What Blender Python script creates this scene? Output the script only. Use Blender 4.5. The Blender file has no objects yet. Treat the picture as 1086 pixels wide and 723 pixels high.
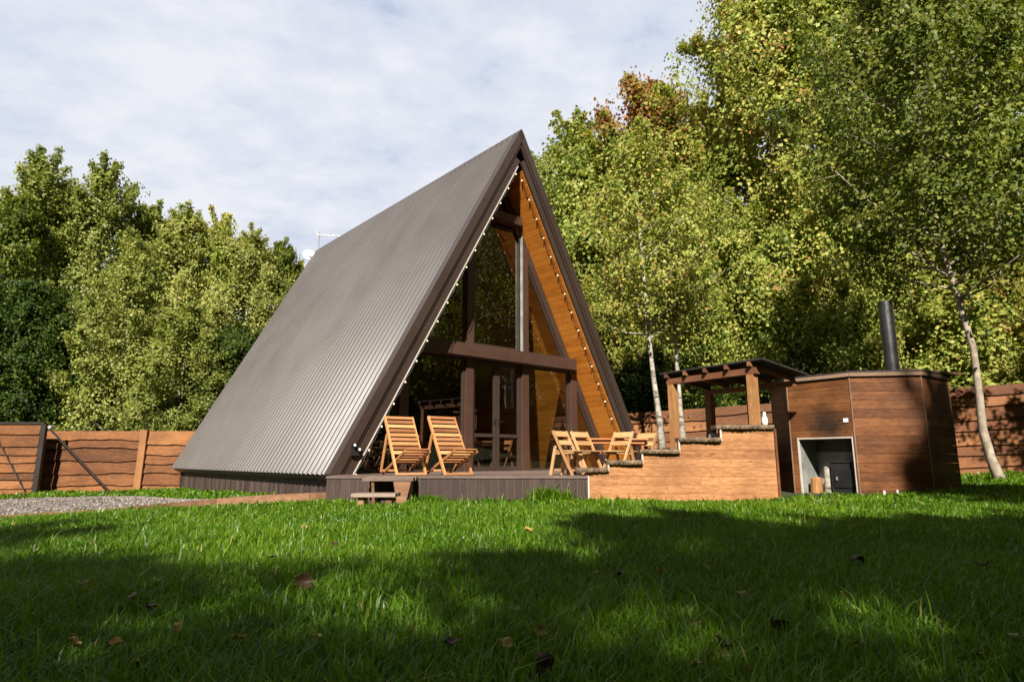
import bpy, math, random
import numpy as np
from mathutils import Vector, Matrix

random.seed(7)
rng = np.random.default_rng(7)
SC = bpy.context.scene
COL = SC.collection
PI = math.pi
R = math.radians

# ------------------------------------------------------------------ materials
def new_mat(name):
    m = bpy.data.materials.new(name)
    m.use_nodes = True
    nt = m.node_tree
    b = nt.nodes['Principled BSDF']
    return m, nt, b

def N(nt, t, **kw):
    n = nt.nodes.new(t)
    for k, v in kw.items():
        if k in n.inputs:
            n.inputs[k].default_value = v
        else:
            setattr(n, k, v)
    return n

def ramp(nt, fac, stops):
    r = nt.nodes.new('ShaderNodeValToRGB')
    e = r.color_ramp.elements
    while len(e) < len(stops):
        e.new(0.5)
    for i, (p, c) in enumerate(stops):
        e[i].position = p
        e[i].color = (*c, 1)
    nt.links.new(fac, r.inputs[0])
    return r

def mix(nt, fac, a, b, mode='MIX'):
    m = nt.nodes.new('ShaderNodeMix')
    m.data_type = 'RGBA'
    m.blend_type = mode
    for s, v in ((m.inputs[0], fac), (m.inputs[6], a), (m.inputs[7], b)):
        if hasattr(v, 'links'):
            nt.links.new(v, s)
        elif isinstance(v, (int, float)):
            s.default_value = v
        else:
            s.default_value = (*v, 1)
    return m.outputs[2]

def math_(nt, op, a, b=0.0):
    m = nt.nodes.new('ShaderNodeMath')
    m.operation = op
    for s, v in ((m.inputs[0], a), (m.inputs[1], b)):
        if hasattr(v, 'links'):
            nt.links.new(v, s)
        else:
            s.default_value = v
    return m.outputs[0]

def attr(nt, name):
    a = nt.nodes.new('ShaderNodeAttribute')
    a.attribute_name = name
    return a

def noise(nt, vec, scale, detail=4, rough=.55, mapping=None):
    if mapping is not None:
        mp = nt.nodes.new('ShaderNodeMapping')
        mp.inputs['Scale'].default_value = mapping
        nt.links.new(vec, mp.inputs[0])
        vec = mp.outputs[0]
    n = N(nt, 'ShaderNodeTexNoise', Scale=scale, Detail=detail, Roughness=rough)
    nt.links.new(vec, n.inputs['Vector'])
    return n.outputs['Fac']

def wood(name, dark, mid, light, rough=.65, grain=1.0, stain=.5, spec=.3, knots=True, tintv=.5, mottle=.6, soot=None):
    m, nt, b = new_mat(name)
    bc = attr(nt, 'bc').outputs['Vector']
    tn = attr(nt, 'tint').outputs['Fac']
    g1 = noise(nt, bc, 1.0, 6, .65, (2.0 * grain, 38 * grain, 38 * grain))
    g2 = noise(nt, bc, 1.0, 3, .5, (1.1, 7, 7))
    s = math_(nt, 'MULTIPLY_ADD', g1, .62)
    s.node.inputs[2].default_value = 0.0
    s2 = math_(nt, 'MULTIPLY', g2, .38)
    f = math_(nt, 'ADD', s, s2)
    g3 = noise(nt, bc, 1.0, 5, .7, (9, 34, 34))
    f = math_(nt, 'ADD', f, math_(nt, 'MULTIPLY', math_(nt, 'SUBTRACT', g3, .5), mottle))
    t2 = math_(nt, 'MULTIPLY', math_(nt, 'SUBTRACT', tn, .5), tintv)
    f = math_(nt, 'ADD', f, t2)
    c = ramp(nt, f, [(.22, dark), (.5, mid), (.8, light)]).outputs[0]
    if knots:
        v = N(nt, 'ShaderNodeTexVoronoi', Scale=1.0)
        mp = N(nt, 'ShaderNodeMapping')
        mp.inputs['Scale'].default_value = (2.2, 7.5, 7.5)
        nt.links.new(bc, mp.inputs[0])
        nt.links.new(mp.outputs[0], v.inputs['Vector'])
        k = ramp(nt, v.outputs['Distance'], [(.05, (1, 1, 1)), (.13, (0, 0, 0))]).outputs[0]
        c = mix(nt, math_(nt, 'MULTIPLY', k, .7), c, tuple(x * .55 for x in dark))
    geo = N(nt, 'ShaderNodeNewGeometry')
    st = noise(nt, geo.outputs['Position'], 1.3, 5, .6)
    st = ramp(nt, st, [(.42, (0, 0, 0)), (.68, (1, 1, 1))]).outputs[0]
    c = mix(nt, math_(nt, 'MULTIPLY', st, stain), c, tuple(x * .75 for x in dark))
    if soot is not None:
        vm = N(nt, 'ShaderNodeVectorMath', operation='DISTANCE')
        nt.links.new(geo.outputs['Position'], vm.inputs[0]); vm.inputs[1].default_value = soot
        sn = noise(nt, geo.outputs['Position'], 4.5, 5, .65)
        sd = math_(nt, 'ADD', vm.outputs['Value'], math_(nt, 'MULTIPLY', math_(nt, 'SUBTRACT', sn, .5), .55))
        sm = ramp(nt, sd, [(.12, (.9, .9, .9)), (.52, (0, 0, 0))]).outputs[0]
        c = mix(nt, sm, c, (.018, .012, .009))
    nt.links.new(c, b.inputs['Base Color'])
    rr = math_(nt, 'MULTIPLY_ADD', g1, .25)
    rr.node.inputs[2].default_value = rough - .1
    nt.links.new(rr, b.inputs['Roughness'])
    b.inputs['Specular IOR Level'].default_value = spec
    bp = N(nt, 'ShaderNodeBump', Strength=.35, Distance=.01)
    nt.links.new(g1, bp.inputs['Height'])
    nt.links.new(bp.outputs[0], b.inputs['Normal'])
    return m

def plain(name, col, rough=.5, metal=0.0, spec=.5, var=.15, scale=3.0, bump=0.0, streak=False):
    m, nt, b = new_mat(name)
    geo = N(nt, 'ShaderNodeTexCoord')
    n = noise(nt, geo.outputs['Object'], scale, 6, .6)
    c = ramp(nt, n, [(.3, tuple(x * (1 - var) for x in col)), (.7, tuple(min(1, x * (1 + var)) for x in col))]).outputs[0]
    nt.links.new(c, b.inputs['Base Color'])
    if streak:
        st = noise(nt, attr(nt, 'bc').outputs['Vector'], 1.0, 5, .6, (.9, 9, .5))
        ta = attr(nt, 'tint').outputs['Fac']
        k = math_(nt, 'ADD', math_(nt, 'MULTIPLY', st, .5), math_(nt, 'MULTIPLY', ta, .22))
        c = mix(nt, k, c, tuple(x * 1.75 for x in col))
        nt.links.new(c, b.inputs['Base Color'])
    b.inputs['Roughness'].default_value = rough
    b.inputs['Metallic'].default_value = metal
    b.inputs['Specular IOR Level'].default_value = spec
    r2 = math_(nt, 'MULTIPLY_ADD', n, .22)
    r2.node.inputs[2].default_value = max(.02, rough - .11)
    nt.links.new(r2, b.inputs['Roughness'])
    if bump:
        bp = N(nt, 'ShaderNodeBump', Strength=bump, Distance=.02)
        n2 = noise(nt, geo.outputs['Object'], scale * 12, 4, .6)
        nt.links.new(n2, bp.inputs['Height'])
        nt.links.new(bp.outputs[0], b.inputs['Normal'])
    return m

def leafy(name, stops, trans=.35, rough=.5, spec=.22, objvar=.25):
    m, nt, b = new_mat(name)
    tn = attr(nt, 'tint').outputs['Fac']
    oi = N(nt, 'ShaderNodeObjectInfo')
    f = math_(nt, 'ADD', tn, math_(nt, 'MULTIPLY', math_(nt, 'SUBTRACT', oi.outputs['Random'], .5), objvar))
    c = ramp(nt, f, stops).outputs[0]
    nt.links.new(c, b.inputs['Base Color'])
    b.inputs['Roughness'].default_value = rough
    b.inputs['Specular IOR Level'].default_value = spec
    tr = N(nt, 'ShaderNodeBsdfTranslucent')
    hs = N(nt, 'ShaderNodeHueSaturation', Saturation=1.15, Value=1.25)
    nt.links.new(c, hs.inputs['Color'])
    nt.links.new(hs.outputs[0], tr.inputs['Color'])
    ms = N(nt, 'ShaderNodeMixShader')
    ms.inputs[0].default_value = trans
    nt.links.new(b.outputs[0], ms.inputs[1])
    nt.links.new(tr.outputs[0], ms.inputs[2])
    nt.links.new(ms.outputs[0], nt.nodes['Material Output'].inputs[0])
    return m

def bark_white(name):
    m, nt, b = new_mat(name)
    tc = N(nt, 'ShaderNodeTexCoord')
    n1 = noise(nt, tc.outputs['Object'], 1.0, 5, .6, (5, 5, 14))
    n2 = noise(nt, tc.outputs['Object'], 2.2, 4, .6)
    c = ramp(nt, n1, [(.36, (.06, .05, .04)), (.46, (.36, .33, .28)), (.7, (.62, .58, .5))]).outputs[0]
    c2 = ramp(nt, n2, [(.35, (.35, .32, .26)), (.6, (1, 1, 1))]).outputs[0]
    nt.links.new(mix(nt, .8, c, c2, 'MULTIPLY'), b.inputs['Base Color'])
    b.inputs['Roughness'].default_value = .75
    return m

M = {}
M['fence'] = wood('fence_wood', (.075, .027, .009), (.175, .066, .02), (.29, .125, .043), .7, stain=.45, mottle=.8)
M['fence_right'] = wood('weathered_fence_wood', (.085, .031, .013), (.18, .068, .024), (.28, .12, .047), .75, stain=.45)
M['fence_post'] = wood('fence_post_wood', (.16, .065, .025), (.28, .125, .05), (.38, .19, .085), .7)
M['wall_wood'] = wood('retaining_wall_wood', (.18, .07, .025), (.36, .162, .064), (.50, .26, .115), .65, stain=.5, tintv=.3, mottle=1.0)
M['hut_wood'] = wood('hut_wood', (.06, .021, .007), (.145, .050, .015), (.24, .095, .032), .55, stain=.7, tintv=.3, mottle=.9)
M['hut_sooty'] = wood('sooty_hut_wood', (.075, .028, .010), (.18, .068, .022), (.28, .12, .042), .55, stain=.5, tintv=.2, soot=(5.80, 11.55, .62))
M['hut_trim'] = wood('hut_trim_wood', (.13, .075, .045), (.22, .14, .09), (.32, .22, .15), .7)
M['soffit'] = wood('oiled_soffit_wood', (.32, .095, .010), (.52, .18, .020), (.60, .24, .04), .45, stain=.12, spec=.4, tintv=.22)
M['chair'] = wood('pale_chair_wood', (.32, .165, .07), (.46, .26, .115), (.57, .36, .175), .5, stain=.1, knots=False)
M['slat_pale'] = wood('pale_slat_wood', (.33, .135, .05), (.48, .225, .085), (.58, .32, .135), .5, stain=.1, knots=False)
M['slat_red'] = wood('reddish_slat_wood', (.16, .06, .025), (.27, .11, .045), (.36, .17, .075), .5, stain=.1, knots=False)
M['table'] = wood('table_wood', (.25, .09, .035), (.4, .16, .065), (.5, .24, .11), .5, stain=.1)
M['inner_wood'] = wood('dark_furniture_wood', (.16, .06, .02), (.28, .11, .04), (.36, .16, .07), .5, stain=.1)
M['pergola'] = wood('pergola_wood', (.28, .13, .05), (.45, .24, .1), (.55, .33, .16), .65, stain=.2)
M['pergola_beam'] = wood('pergola_beam_wood', (.09, .035, .02), (.17, .07, .035), (.26, .12, .06), .6, stain=.3)
M['skirt'] = wood('stained_skirt_wood', (.036, .022, .018), (.062, .040, .034), (.105, .075, .065), .65, stain=.4, knots=False)
M['deck_top'] = wood('deck_board_wood', (.09, .06, .048), (.16, .115, .095), (.25, .19, .16), .6, stain=.3, knots=False)
M['step'] = wood('grey_step_wood', (.13, .09, .07), (.23, .17, .135), (.34, .26, .21), .7, stain=.3)
M['edging'] = wood('edging_board_wood', (.11, .05, .025), (.22, .11, .06), (.33, .19, .11), .75, stain=.35)
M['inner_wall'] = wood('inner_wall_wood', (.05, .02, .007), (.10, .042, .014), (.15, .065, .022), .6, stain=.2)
M['brown'] = plain('brown_painted_wood', (.066, .034, .024), .42, var=.14, scale=2.2, bump=.06)
M['fascia'] = plain('brown_coated_steel', (.046, .030, .0235), .38, var=.1, scale=1.5)
M['dark_steel'] = plain('dark_gate_steel', (.025, .018, .015), .5, var=.2)
M['roof_metal'] = plain('corrugated_roof_metal', (.062, .055, .053), .33, spec=.17, var=.15, scale=.9, streak=True)
M['trim_white'] = plain('pale_edge_trim', (.5, .45, .40), .5)
M['black'] = plain('matt_black', (.012, .012, .013), .5, var=.3)
M['white'] = plain('white_plastic', (.75, .75, .74), .4, var=.04)
M['chimney'] = plain('chimney_steel', (.11, .11, .115), .36, metal=.9, var=.2, scale=4)
M['niche'] = plain('galvanised_sheet', (.3, .31, .29), .5, metal=.3, var=.35, scale=3)
M['soot'] = plain('sooted_sheet', (.09, .085, .075), .7, var=.7, scale=4)
M['stove'] = plain('stove_iron', (.016, .016, .018), .5, var=.3)
M['bark_cap'] = plain('bark_edged_timber', (.17, .115, .07), .85, var=.7, scale=9, bump=.7)
M['bark'] = plain('tree_bark', (.13, .105, .08), .9, var=.5, scale=6, bump=.5)
M['bark_pale'] = plain('pale_tree_bark', (.33, .27, .205), .85, var=.45, scale=7, bump=.5)
M['bark_white'] = bark_white('birch_bark')
M['roofing'] = plain('dark_roofing', (.022, .019, .018), .8, var=.4)
M['hut_roof'] = wood('hut_roof_board', (.06, .03, .018), (.13, .07, .045), (.2, .12, .08), .7)
M['rubber'] = plain('black_cable', (.01, .01, .01), .6)
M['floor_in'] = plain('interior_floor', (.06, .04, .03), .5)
M['leaf_lime'] = leafy('lime_leaves', [(0, (.08, .12, .02)), (.35, (.22, .275, .045)), (.6, (.37, .40, .085)), (.8, (.48, .44, .12)), (.93, (.42, .26, .08)), (1, (.32, .13, .065))])
M['leaf_mid'] = leafy('mid_green_leaves', [(0, (.05, .08, .012)), (.4, (.145, .185, .027)), (.75, (.26, .28, .05)), (1, (.38, .34, .085))])
M['leaf_birch'] = leafy('birch_leaves', [(0, (.10, .135, .026)), (.4, (.24, .28, .055)), (.8, (.38, .39, .11)), (1, (.48, .44, .15))], rough=.45, spec=.28)
M['leaf_shade'] = leafy('shade_darkened_leaves', [(0, (.045, .075, .013)), (.5, (.125, .165, .026)), (1, (.28, .27, .06))])  # mid green darkened, the leaning crown's shade put into its leaf colour
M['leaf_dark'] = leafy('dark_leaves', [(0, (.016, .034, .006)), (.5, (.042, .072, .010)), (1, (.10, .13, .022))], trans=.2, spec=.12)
M['leaf_rust'] = leafy('turning_leaves', [(0, (.07, .11, .018)), (.45, (.2, .235, .04)), (.7, (.34, .22, .06)), (1, (.33, .12, .065))])
M['leaf_yellow'] = leafy('fallen_yellow_leaf', [(0, (.3, .2, .05)), (1, (.5, .4, .12))], trans=.15)
M['leaf_tan'] = leafy('fallen_tan_leaf', [(0, (.14, .085, .035)), (1, (.36, .25, .09))], trans=.1)
M['leaf_brown'] = leafy('fallen_brown_leaf', [(0, (.03, .018, .012)), (1, (.09, .05, .032))], trans=.05)

def grass_mat():
    m, nt, b = new_mat('grass_blades')
    tn = attr(nt, 'tint').outputs['Fac']
    c = ramp(nt, tn, [(0, (.022, .07, .003)), (.45, (.085, .19, .005)), (.8, (.17, .27, .010)), (.95, (.25, .28, .03)), (1, (.4, .32, .1))]).outputs[0]
    nt.links.new(c, b.inputs['Base Color'])
    b.inputs['Roughness'].default_value = .4
    b.inputs['Specular IOR Level'].default_value = .35
    tr = N(nt, 'ShaderNodeBsdfTranslucent')
    nt.links.new(mix(nt, .5, c, (.22, .36, .010)), tr.inputs['Color'])
    ms = N(nt, 'ShaderNodeMixShader')
    ms.inputs[0].default_value = .38
    nt.links.new(b.outputs[0], ms.inputs[1])
    nt.links.new(tr.outputs[0], ms.inputs[2])
    nt.links.new(ms.outputs[0], nt.nodes['Material Output'].inputs[0])
    return m
M['grass'] = grass_mat()

def ground_mat():
    m, nt, b = new_mat('lawn_soil')
    geo = N(nt, 'ShaderNodeNewGeometry')
    n = noise(nt, geo.outputs['Position'], 9, 6, .65)
    n2 = noise(nt, geo.outputs['Position'], .6, 4, .6)
    c = ramp(nt, n, [(.3, (.012, .02, .004)), (.6, (.03, .05, .009)), (.8, (.05, .06, .018))]).outputs[0]
    c = mix(nt, math_(nt, 'MULTIPLY', n2, .5), c, (.04, .03, .016))
    nt.links.new(c, b.inputs['Base Color'])
    b.inputs['Roughness'].default_value = .95
    bp = N(nt, 'ShaderNodeBump', Strength=.8, Distance=.05)
    nt.links.new(n, bp.inputs['Height'])
    nt.links.new(bp.outputs[0], b.inputs['Normal'])
    return m
M['ground'] = ground_mat()

def gravel_mat():
    m, nt, b = new_mat('gravel_surface')
    geo = N(nt, 'ShaderNodeNewGeometry')
    v = N(nt, 'ShaderNodeTexVoronoi', Scale=28.0)
    nt.links.new(geo.outputs['Position'], v.inputs['Vector'])
    sep = N(nt, 'ShaderNodeSeparateColor')
    nt.links.new(v.outputs['Color'], sep.inputs[0])
    c = ramp(nt, sep.outputs[0], [(0, (.07, .055, .05)), (.5, (.2, .165, .15)), (1, (.36, .31, .28))]).outputs[0]
    n = noise(nt, geo.outputs['Position'], 1.2, 4, .6)
    c = mix(nt, math_(nt, 'MULTIPLY', n, .5), c, (.1, .075, .06))
    nt.links.new(c, b.inputs['Base Color'])
    b.inputs['Roughness'].default_value = .9
    bp = N(nt, 'ShaderNodeBump', Strength=1.0, Distance=.03)
    nt.links.new(v.outputs['Distance'], bp.inputs['Height'])
    bp.invert = True
    nt.links.new(bp.outputs[0], b.inputs['Normal'])
    return m
M['gravel'] = gravel_mat()

def glass_mat(name, tint=(.72, .76, .72), boost=1.0):
    m, nt, b = new_mat(name)
    fr = N(nt, 'ShaderNodeFresnel', IOR=1.62)
    gl = N(nt, 'ShaderNodeBsdfGlossy', Roughness=.0)
    gl.inputs['Color'].default_value = (1, 1, 1, 1)
    tr = N(nt, 'ShaderNodeBsdfTransparent')
    tr.inputs['Color'].default_value = (*tint, 1)
    tb = N(nt, 'ShaderNodeBsdfTransparent')
    geo = N(nt, 'ShaderNodeNewGeometry')
    k = math_(nt, 'MULTIPLY', fr.outputs[0], boost)
    k.node.use_clamp = True
    m1 = N(nt, 'ShaderNodeMixShader')
    nt.links.new(k, m1.inputs[0]); nt.links.new(tr.outputs[0], m1.inputs[1]); nt.links.new(gl.outputs[0], m1.inputs[2])
    m2 = N(nt, 'ShaderNodeMixShader')
    nt.links.new(geo.outputs['Backfacing'], m2.inputs[0]); nt.links.new(m1.outputs[0], m2.inputs[1]); nt.links.new(tb.outputs[0], m2.inputs[2])
    nt.links.new(m2.outputs[0], nt.nodes['Material Output'].inputs[0])
    return m
M['glass'] = glass_mat('window_glass', boost=2.4)

def bulb_mat():
    m, nt, b = new_mat('warm_bulb')
    b.inputs['Base Color'].default_value = (.85, .78, .62, 1)
    b.inputs['Emission Color'].default_value = (1, .78, .45, 1)
    b.inputs['Emission Strength'].default_value = .5
    b.inputs['Roughness'].default_value = .2
    return m
M['bulb'] = bulb_mat()

# ------------------------------------------------------------------ mesh builder
class MB:
    def __init__(s, T=None):
        s.v = []; s.f = []; s.t = []; s.bc = []; s.T = T; s.smooth = False
    def add(s, verts, faces, tint=None, bc=None):
        o = len(s.v)
        if tint is None:
            tint = random.random()
        off = Vector((random.uniform(0, 40), random.uniform(0, 40), random.uniform(0, 40)))
        for i, p in enumerate(verts):
            p = Vector(p)
            s.bc.append(tuple((Vector(bc[i]) if bc is not None else p) + off))
            s.v.append(tuple(s.T @ p) if s.T is not None else tuple(p))
            s.t.append(tint if not isinstance(tint, (list, tuple)) else tint[i])
        s.f += [tuple(o + k for k in f) for f in faces]
        return s
    def box(s, lo, hi, tint=None):
        """axis aligned box, grain along its longest side"""
        d = [hi[i] - lo[i] for i in range(3)]
        ax = max(range(3), key=lambda i: abs(d[i]))
        c = [(lo[0], lo[1], lo[2]), (hi[0], lo[1], lo[2]), (hi[0], hi[1], lo[2]), (lo[0], hi[1], lo[2]),
             (lo[0], lo[1], hi[2]), (hi[0], lo[1], hi[2]), (hi[0], hi[1], hi[2]), (lo[0], hi[1], hi[2])]
        order = [ax, (ax + 1) % 3, (ax + 2) % 3]
        bc = [tuple(p[k] for k in order) for p in c]
        return s.add(c, BOXF, tint, bc)
    def bar(s, p, q, w, t, up=(0, 0, 1), tint=None):
        """rectangular bar from p to q; w across, t along up"""
        p = Vector(p); q = Vector(q); d = (q - p); L = d.length; d.normalize()
        u = Vector(up); sd = d.cross(u)
        if sd.length < 1e-4:
            sd = d.cross(Vector((1, 0, 0)))
        sd.normalize(); u = sd.cross(d)
        vs, bc = [], []
        for (e, l) in ((p, 0), (q, L)):
            for a, b in ((-1, -1), (1, -1), (1, 1), (-1, 1)):
                vs.append(e + sd * (a * w / 2) + u * (b * t / 2)); bc.append((l, a * w / 2, b * t / 2))
        return s.add(vs, [(0, 3, 2, 1), (4, 5, 6, 7), (0, 1, 5, 4), (1, 2, 6, 5), (2, 3, 7, 6), (3, 0, 4, 7)], tint, bc)
    def tube(s, pts, rads, n=8, tint=None, cap=True):
        pts = [Vector(p) for p in pts]
        vs, bc, fs = [], [], []
        L = 0
        for i, p in enumerate(pts):
            d = (pts[min(i + 1, len(pts) - 1)] - pts[max(i - 1, 0)]).normalized()
            a = d.cross(Vector((0, 1, 0)) if abs(d.y) < .9 else Vector((1, 0, 0))).normalized()
            b = d.cross(a)
            if i: L += (p - pts[i - 1]).length
            r = rads[i] if isinstance(rads, (list, tuple)) else rads
            for k in range(n):
                an = 2 * PI * k / n
                vs.append(p + a * (r * math.cos(an)) + b * (r * math.sin(an))); bc.append((L, r * math.cos(an), r * math.sin(an)))
        for i in range(len(pts) - 1):
            for k in range(n):
                k2 = (k + 1) % n
                fs.append((i * n + k, i * n + k2, (i + 1) * n + k2, (i + 1) * n + k))
        if cap:
            fs.append(tuple(range(n))[::-1]); fs.append(tuple((len(pts) - 1) * n + k for k in range(n)))
        return s.add(vs, fs, tint, bc)
    def ball(s, c, r, n=8, m=6, tint=None):
        c = Vector(c); vs = [c + Vector((0, 0, r))]; fs = []
        for i in range(1, m):
            for k in range(n):
                a = PI * i / m; b = 2 * PI * k / n
                vs.append(c + Vector((r * math.sin(a) * math.cos(b), r * math.sin(a) * math.sin(b), r * math.cos(a))))
        vs.append(c - Vector((0, 0, r)))
        for k in range(n):
            fs.append((0, 1 + k, 1 + (k + 1) % n))
            fs.append((len(vs) - 1, 1 + (m - 2) * n + (k + 1) % n, 1 + (m - 2) * n + k))
        for i in range(m - 2):
            for k in range(n):
                fs.append((1 + i * n + k, 1 + (i + 1) * n + k, 1 + (i + 1) * n + (k + 1) % n, 1 + i * n + (k + 1) % n))
        return s.add(vs, fs, tint)
    def prism(s, poly, z0, z1, tint=None):
        n = len(poly)
        vs = [(x, y, z0) for x, y in poly] + [(x, y, z1) for x, y in poly]
        fs = [tuple(range(n))[::-1], tuple(range(n, 2 * n))] + [(i, (i + 1) % n, n + (i + 1) % n, n + i) for i in range(n)]
        return s.add(vs, fs, tint)
    def build(s, name, mat, parent=None, smooth=False, origin=None):
        me = bpy.data.meshes.new(name)
        o0 = Vector(origin) if origin is not None else (Vector(parent['_o']) if parent is not None and '_o' in parent else Vector((0, 0, 0)))
        me.from_pydata([tuple(Vector(p) - o0) for p in s.v], [], s.f)
        a = me.attributes.new('tint', 'FLOAT', 'POINT'); a.data.foreach_set('value', np.array(s.t, dtype=np.float32))
        a = me.attributes.new('bc', 'FLOAT_VECTOR', 'POINT'); a.data.foreach_set('vector', np.array(s.bc, dtype=np.float32).ravel())
        if smooth:
            me.polygons.foreach_set('use_smooth', [True] * len(me.polygons))
        me.materials.append(mat)
        me.update()
        ob = bpy.data.objects.new(name, me)
        COL.objects.link(ob)
        if parent is not None:
            ob.parent = parent
            if '_o' not in parent and origin is None and parent.type == 'MESH':
                pass
            ob['_o'] = tuple(o0)
        else:
            ob.location = o0
        return ob
BOXF = [(0, 3, 2, 1), (4, 5, 6, 7), (0, 1, 5, 4), (1, 2, 6, 5), (2, 3, 7, 6), (3, 0, 4, 7)]

def tag(o, label, cat, group=None, kind=None):
    o['label'] = label; o['category'] = cat
    if group: o['group'] = group
    if kind: o['kind'] = kind
    return o

def thing(name, label, cat, loc=(0, 0, 0), rz=0.0, group=None, local=False):
    o = bpy.data.objects.new(name, None)
    o.empty_display_size = .2
    COL.objects.link(o)
    o.location = loc; o.rotation_euler = (0, 0, rz)
    o['_o'] = (0, 0, 0) if local else tuple(loc)
    return tag(o, label, cat, group)

def copy_tree(o, parent=None):
    c = o.copy(); COL.objects.link(c)
    if parent is not None:
        c.parent = parent
    for ch in list(o.children):
        copy_tree(ch, c)
    return c

def fast_mesh(name, V, F, nper, tint, mat):
    """numpy mesh: V (n,3), F (m,nper) all faces the same size"""
    me = bpy.data.meshes.new(name)
    me.vertices.add(len(V)); me.vertices.foreach_set('co', V.astype(np.float32).ravel())
    me.loops.add(F.size); me.loops.foreach_set('vertex_index', F.astype(np.int32).ravel())
    me.polygons.add(len(F))
    me.polygons.foreach_set('loop_start', np.arange(0, F.size, nper, dtype=np.int32))
    me.update(calc_edges=True)
    a = me.attributes.new('tint', 'FLOAT', 'POINT'); a.data.foreach_set('value', tint.astype(np.float32))
    me.materials.append(mat)
    me.validate()
    return me

# ------------------------------------------------------------------ camera & pixel helper
F_PX, CX, CY, HOR = 660.0, 543.0, 361.5, 487.0
PITCH = math.atan((HOR - CY) / F_PX)
def ray(px, py):
    u, v = px - CX, CY - py
    return Vector((u, F_PX * math.cos(PITCH) - v * math.sin(PITCH), F_PX * math.sin(PITCH) + v * math.cos(PITCH)))
def atY(px, py, Y):
    d = ray(px, py); return d * (Y / d.y)

def terrain(x, y):
    x = np.asarray(x, float); y = np.asarray(y, float)
    z = -.625 - .03 * np.clip(-x - 1.5, 0, 14) + .055 * np.clip(x - 6.2, 0, 12)
    z = z + .014 * np.sin(x * 1.7 + .6) * np.sin(y * 1.3 + 1.0) + .010 * np.sin(x * .7 - y * .9)
    z = z + .03 * np.clip(y - 24, 0, 40)
    return z
def tz(x, y): return float(terrain(x, y))
def on_ground(px, py):
    d = ray(px, py); z = -.65
    for _ in range(30):
        p = d * (z / d.z); z = .5 * z + .5 * tz(p.x, p.y)
    return Vector((p.x, p.y, tz(p.x, p.y)))

cam_d = bpy.data.cameras.new('camera')
cam_d.sensor_width = 36; cam_d.sensor_fit = 'HORIZONTAL'
cam_d.lens = F_PX / 1086 * 36
cam_d.clip_end = 2000; cam_d.clip_start = .05
cam = bpy.data.objects.new('camera', cam_d); COL.objects.link(cam)
cam.location = (0, 0, 0); cam.rotation_euler = (PI / 2 + PITCH, 0, 0)
SC.camera = cam

# ------------------------------------------------------------------ light
SUN_AZ, SUN_EL = R(186), R(38)
sdir = Vector((math.sin(SUN_AZ) * math.cos(SUN_EL), math.cos(SUN_AZ) * math.cos(SUN_EL), math.sin(SUN_EL)))
sun_d = bpy.data.lights.new('sun', 'SUN'); sun_d.energy = 5.0; sun_d.angle = R(.6); sun_d.color = (1, .93, .82)
sun = bpy.data.objects.new('sun', sun_d); COL.objects.link(sun)
sun.rotation_euler = sdir.to_track_quat('Z', 'Y').to_euler()
sun.location = sdir * 60

W = bpy.data.worlds.new('World'); SC.world = W; W.use_nodes = True
nt = W.node_tree
bg = nt.nodes['Background']
sky = nt.nodes.new('ShaderNodeTexSky'); sky.sky_type = 'NISHITA'; sky.sun_disc = False
sky.sun_elevation = SUN_EL; sky.sun_rotation = SUN_AZ; sky.air_density = 1.0; sky.dust_density = .6
tc = nt.nodes.new('ShaderNodeTexCoord')
# clouds: thin broken layer, mapped on a plane overhead
sep = nt.nodes.new('ShaderNodeSeparateXYZ'); nt.links.new(tc.outputs['Generated'], sep.inputs[0])
zc = math_(nt, 'ADD', math_(nt, 'MAXIMUM', sep.outputs[2], 0.0), .12)
cx = math_(nt, 'DIVIDE', sep.outputs[0], zc); cy = math_(nt, 'DIVIDE', sep.outputs[1], zc)
cmb = nt.nodes.new('ShaderNodeCombineXYZ'); nt.links.new(cx, cmb.inputs[0]); nt.links.new(cy, cmb.inputs[1])
n1 = noise(nt, cmb.outputs[0], 1.0, 9, .6, (1.7, 2.1, 1))
n2 = noise(nt, cmb.outputs[0], 1.0, 6, .6, (6.0, 7.0, 1))
cl = math_(nt, 'ADD', math_(nt, 'MULTIPLY', n1, .62), math_(nt, 'MULTIPLY', n2, .38))
cov = ramp(nt, cl, [(.30, (.75, .75, .75)), (.42, (1, 1, 1))]).outputs[0]
shade = ramp(nt, cl, [(.30, (4.6, 5.8, 8.0)), (.43, (6.8, 7.3, 8.6)), (.58, (8.5, 8.7, 9.3))]).outputs[0]
# dimming added to the unseen sky behind the viewer, cuts the fill light
back = N(nt, 'ShaderNodeMapRange'); back.inputs['From Min'].default_value = .15; back.inputs['From Max'].default_value = -.45
back.inputs['To Min'].default_value = 0; back.inputs['To Max'].default_value = 1
nt.links.new(sep.outputs[1], back.inputs[0])
shade = mix(nt, back.outputs[0], shade, (1.1, 1.15, 1.25))
over = N(nt, 'ShaderNodeMapRange'); over.inputs['From Min'].default_value = .62; over.inputs['From Max'].default_value = .95  # overhead sky, out of view, dimmed as well to deepen the shade
nt.links.new(sep.outputs[2], over.inputs[0])
shade = mix(nt, over.outputs[0], shade, (2.6, 2.75, 3.1))
nt.links.new(mix(nt, cov, sky.outputs[0], shade), bg.inputs[0])
bg.inputs[1].default_value = .05

SC.view_settings.view_transform = 'Standard'; SC.view_settings.look = 'None'
SC.view_settings.gamma = 1; SC.view_settings.exposure = 1.0; SC.view_settings.use_curve_mapping = False
SC.cycles.max_bounces = 6; SC.cycles.transparent_max_bounces = 12
SC.cycles.use_adaptive_sampling = True
SC.cycles.use_denoising = True

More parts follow.
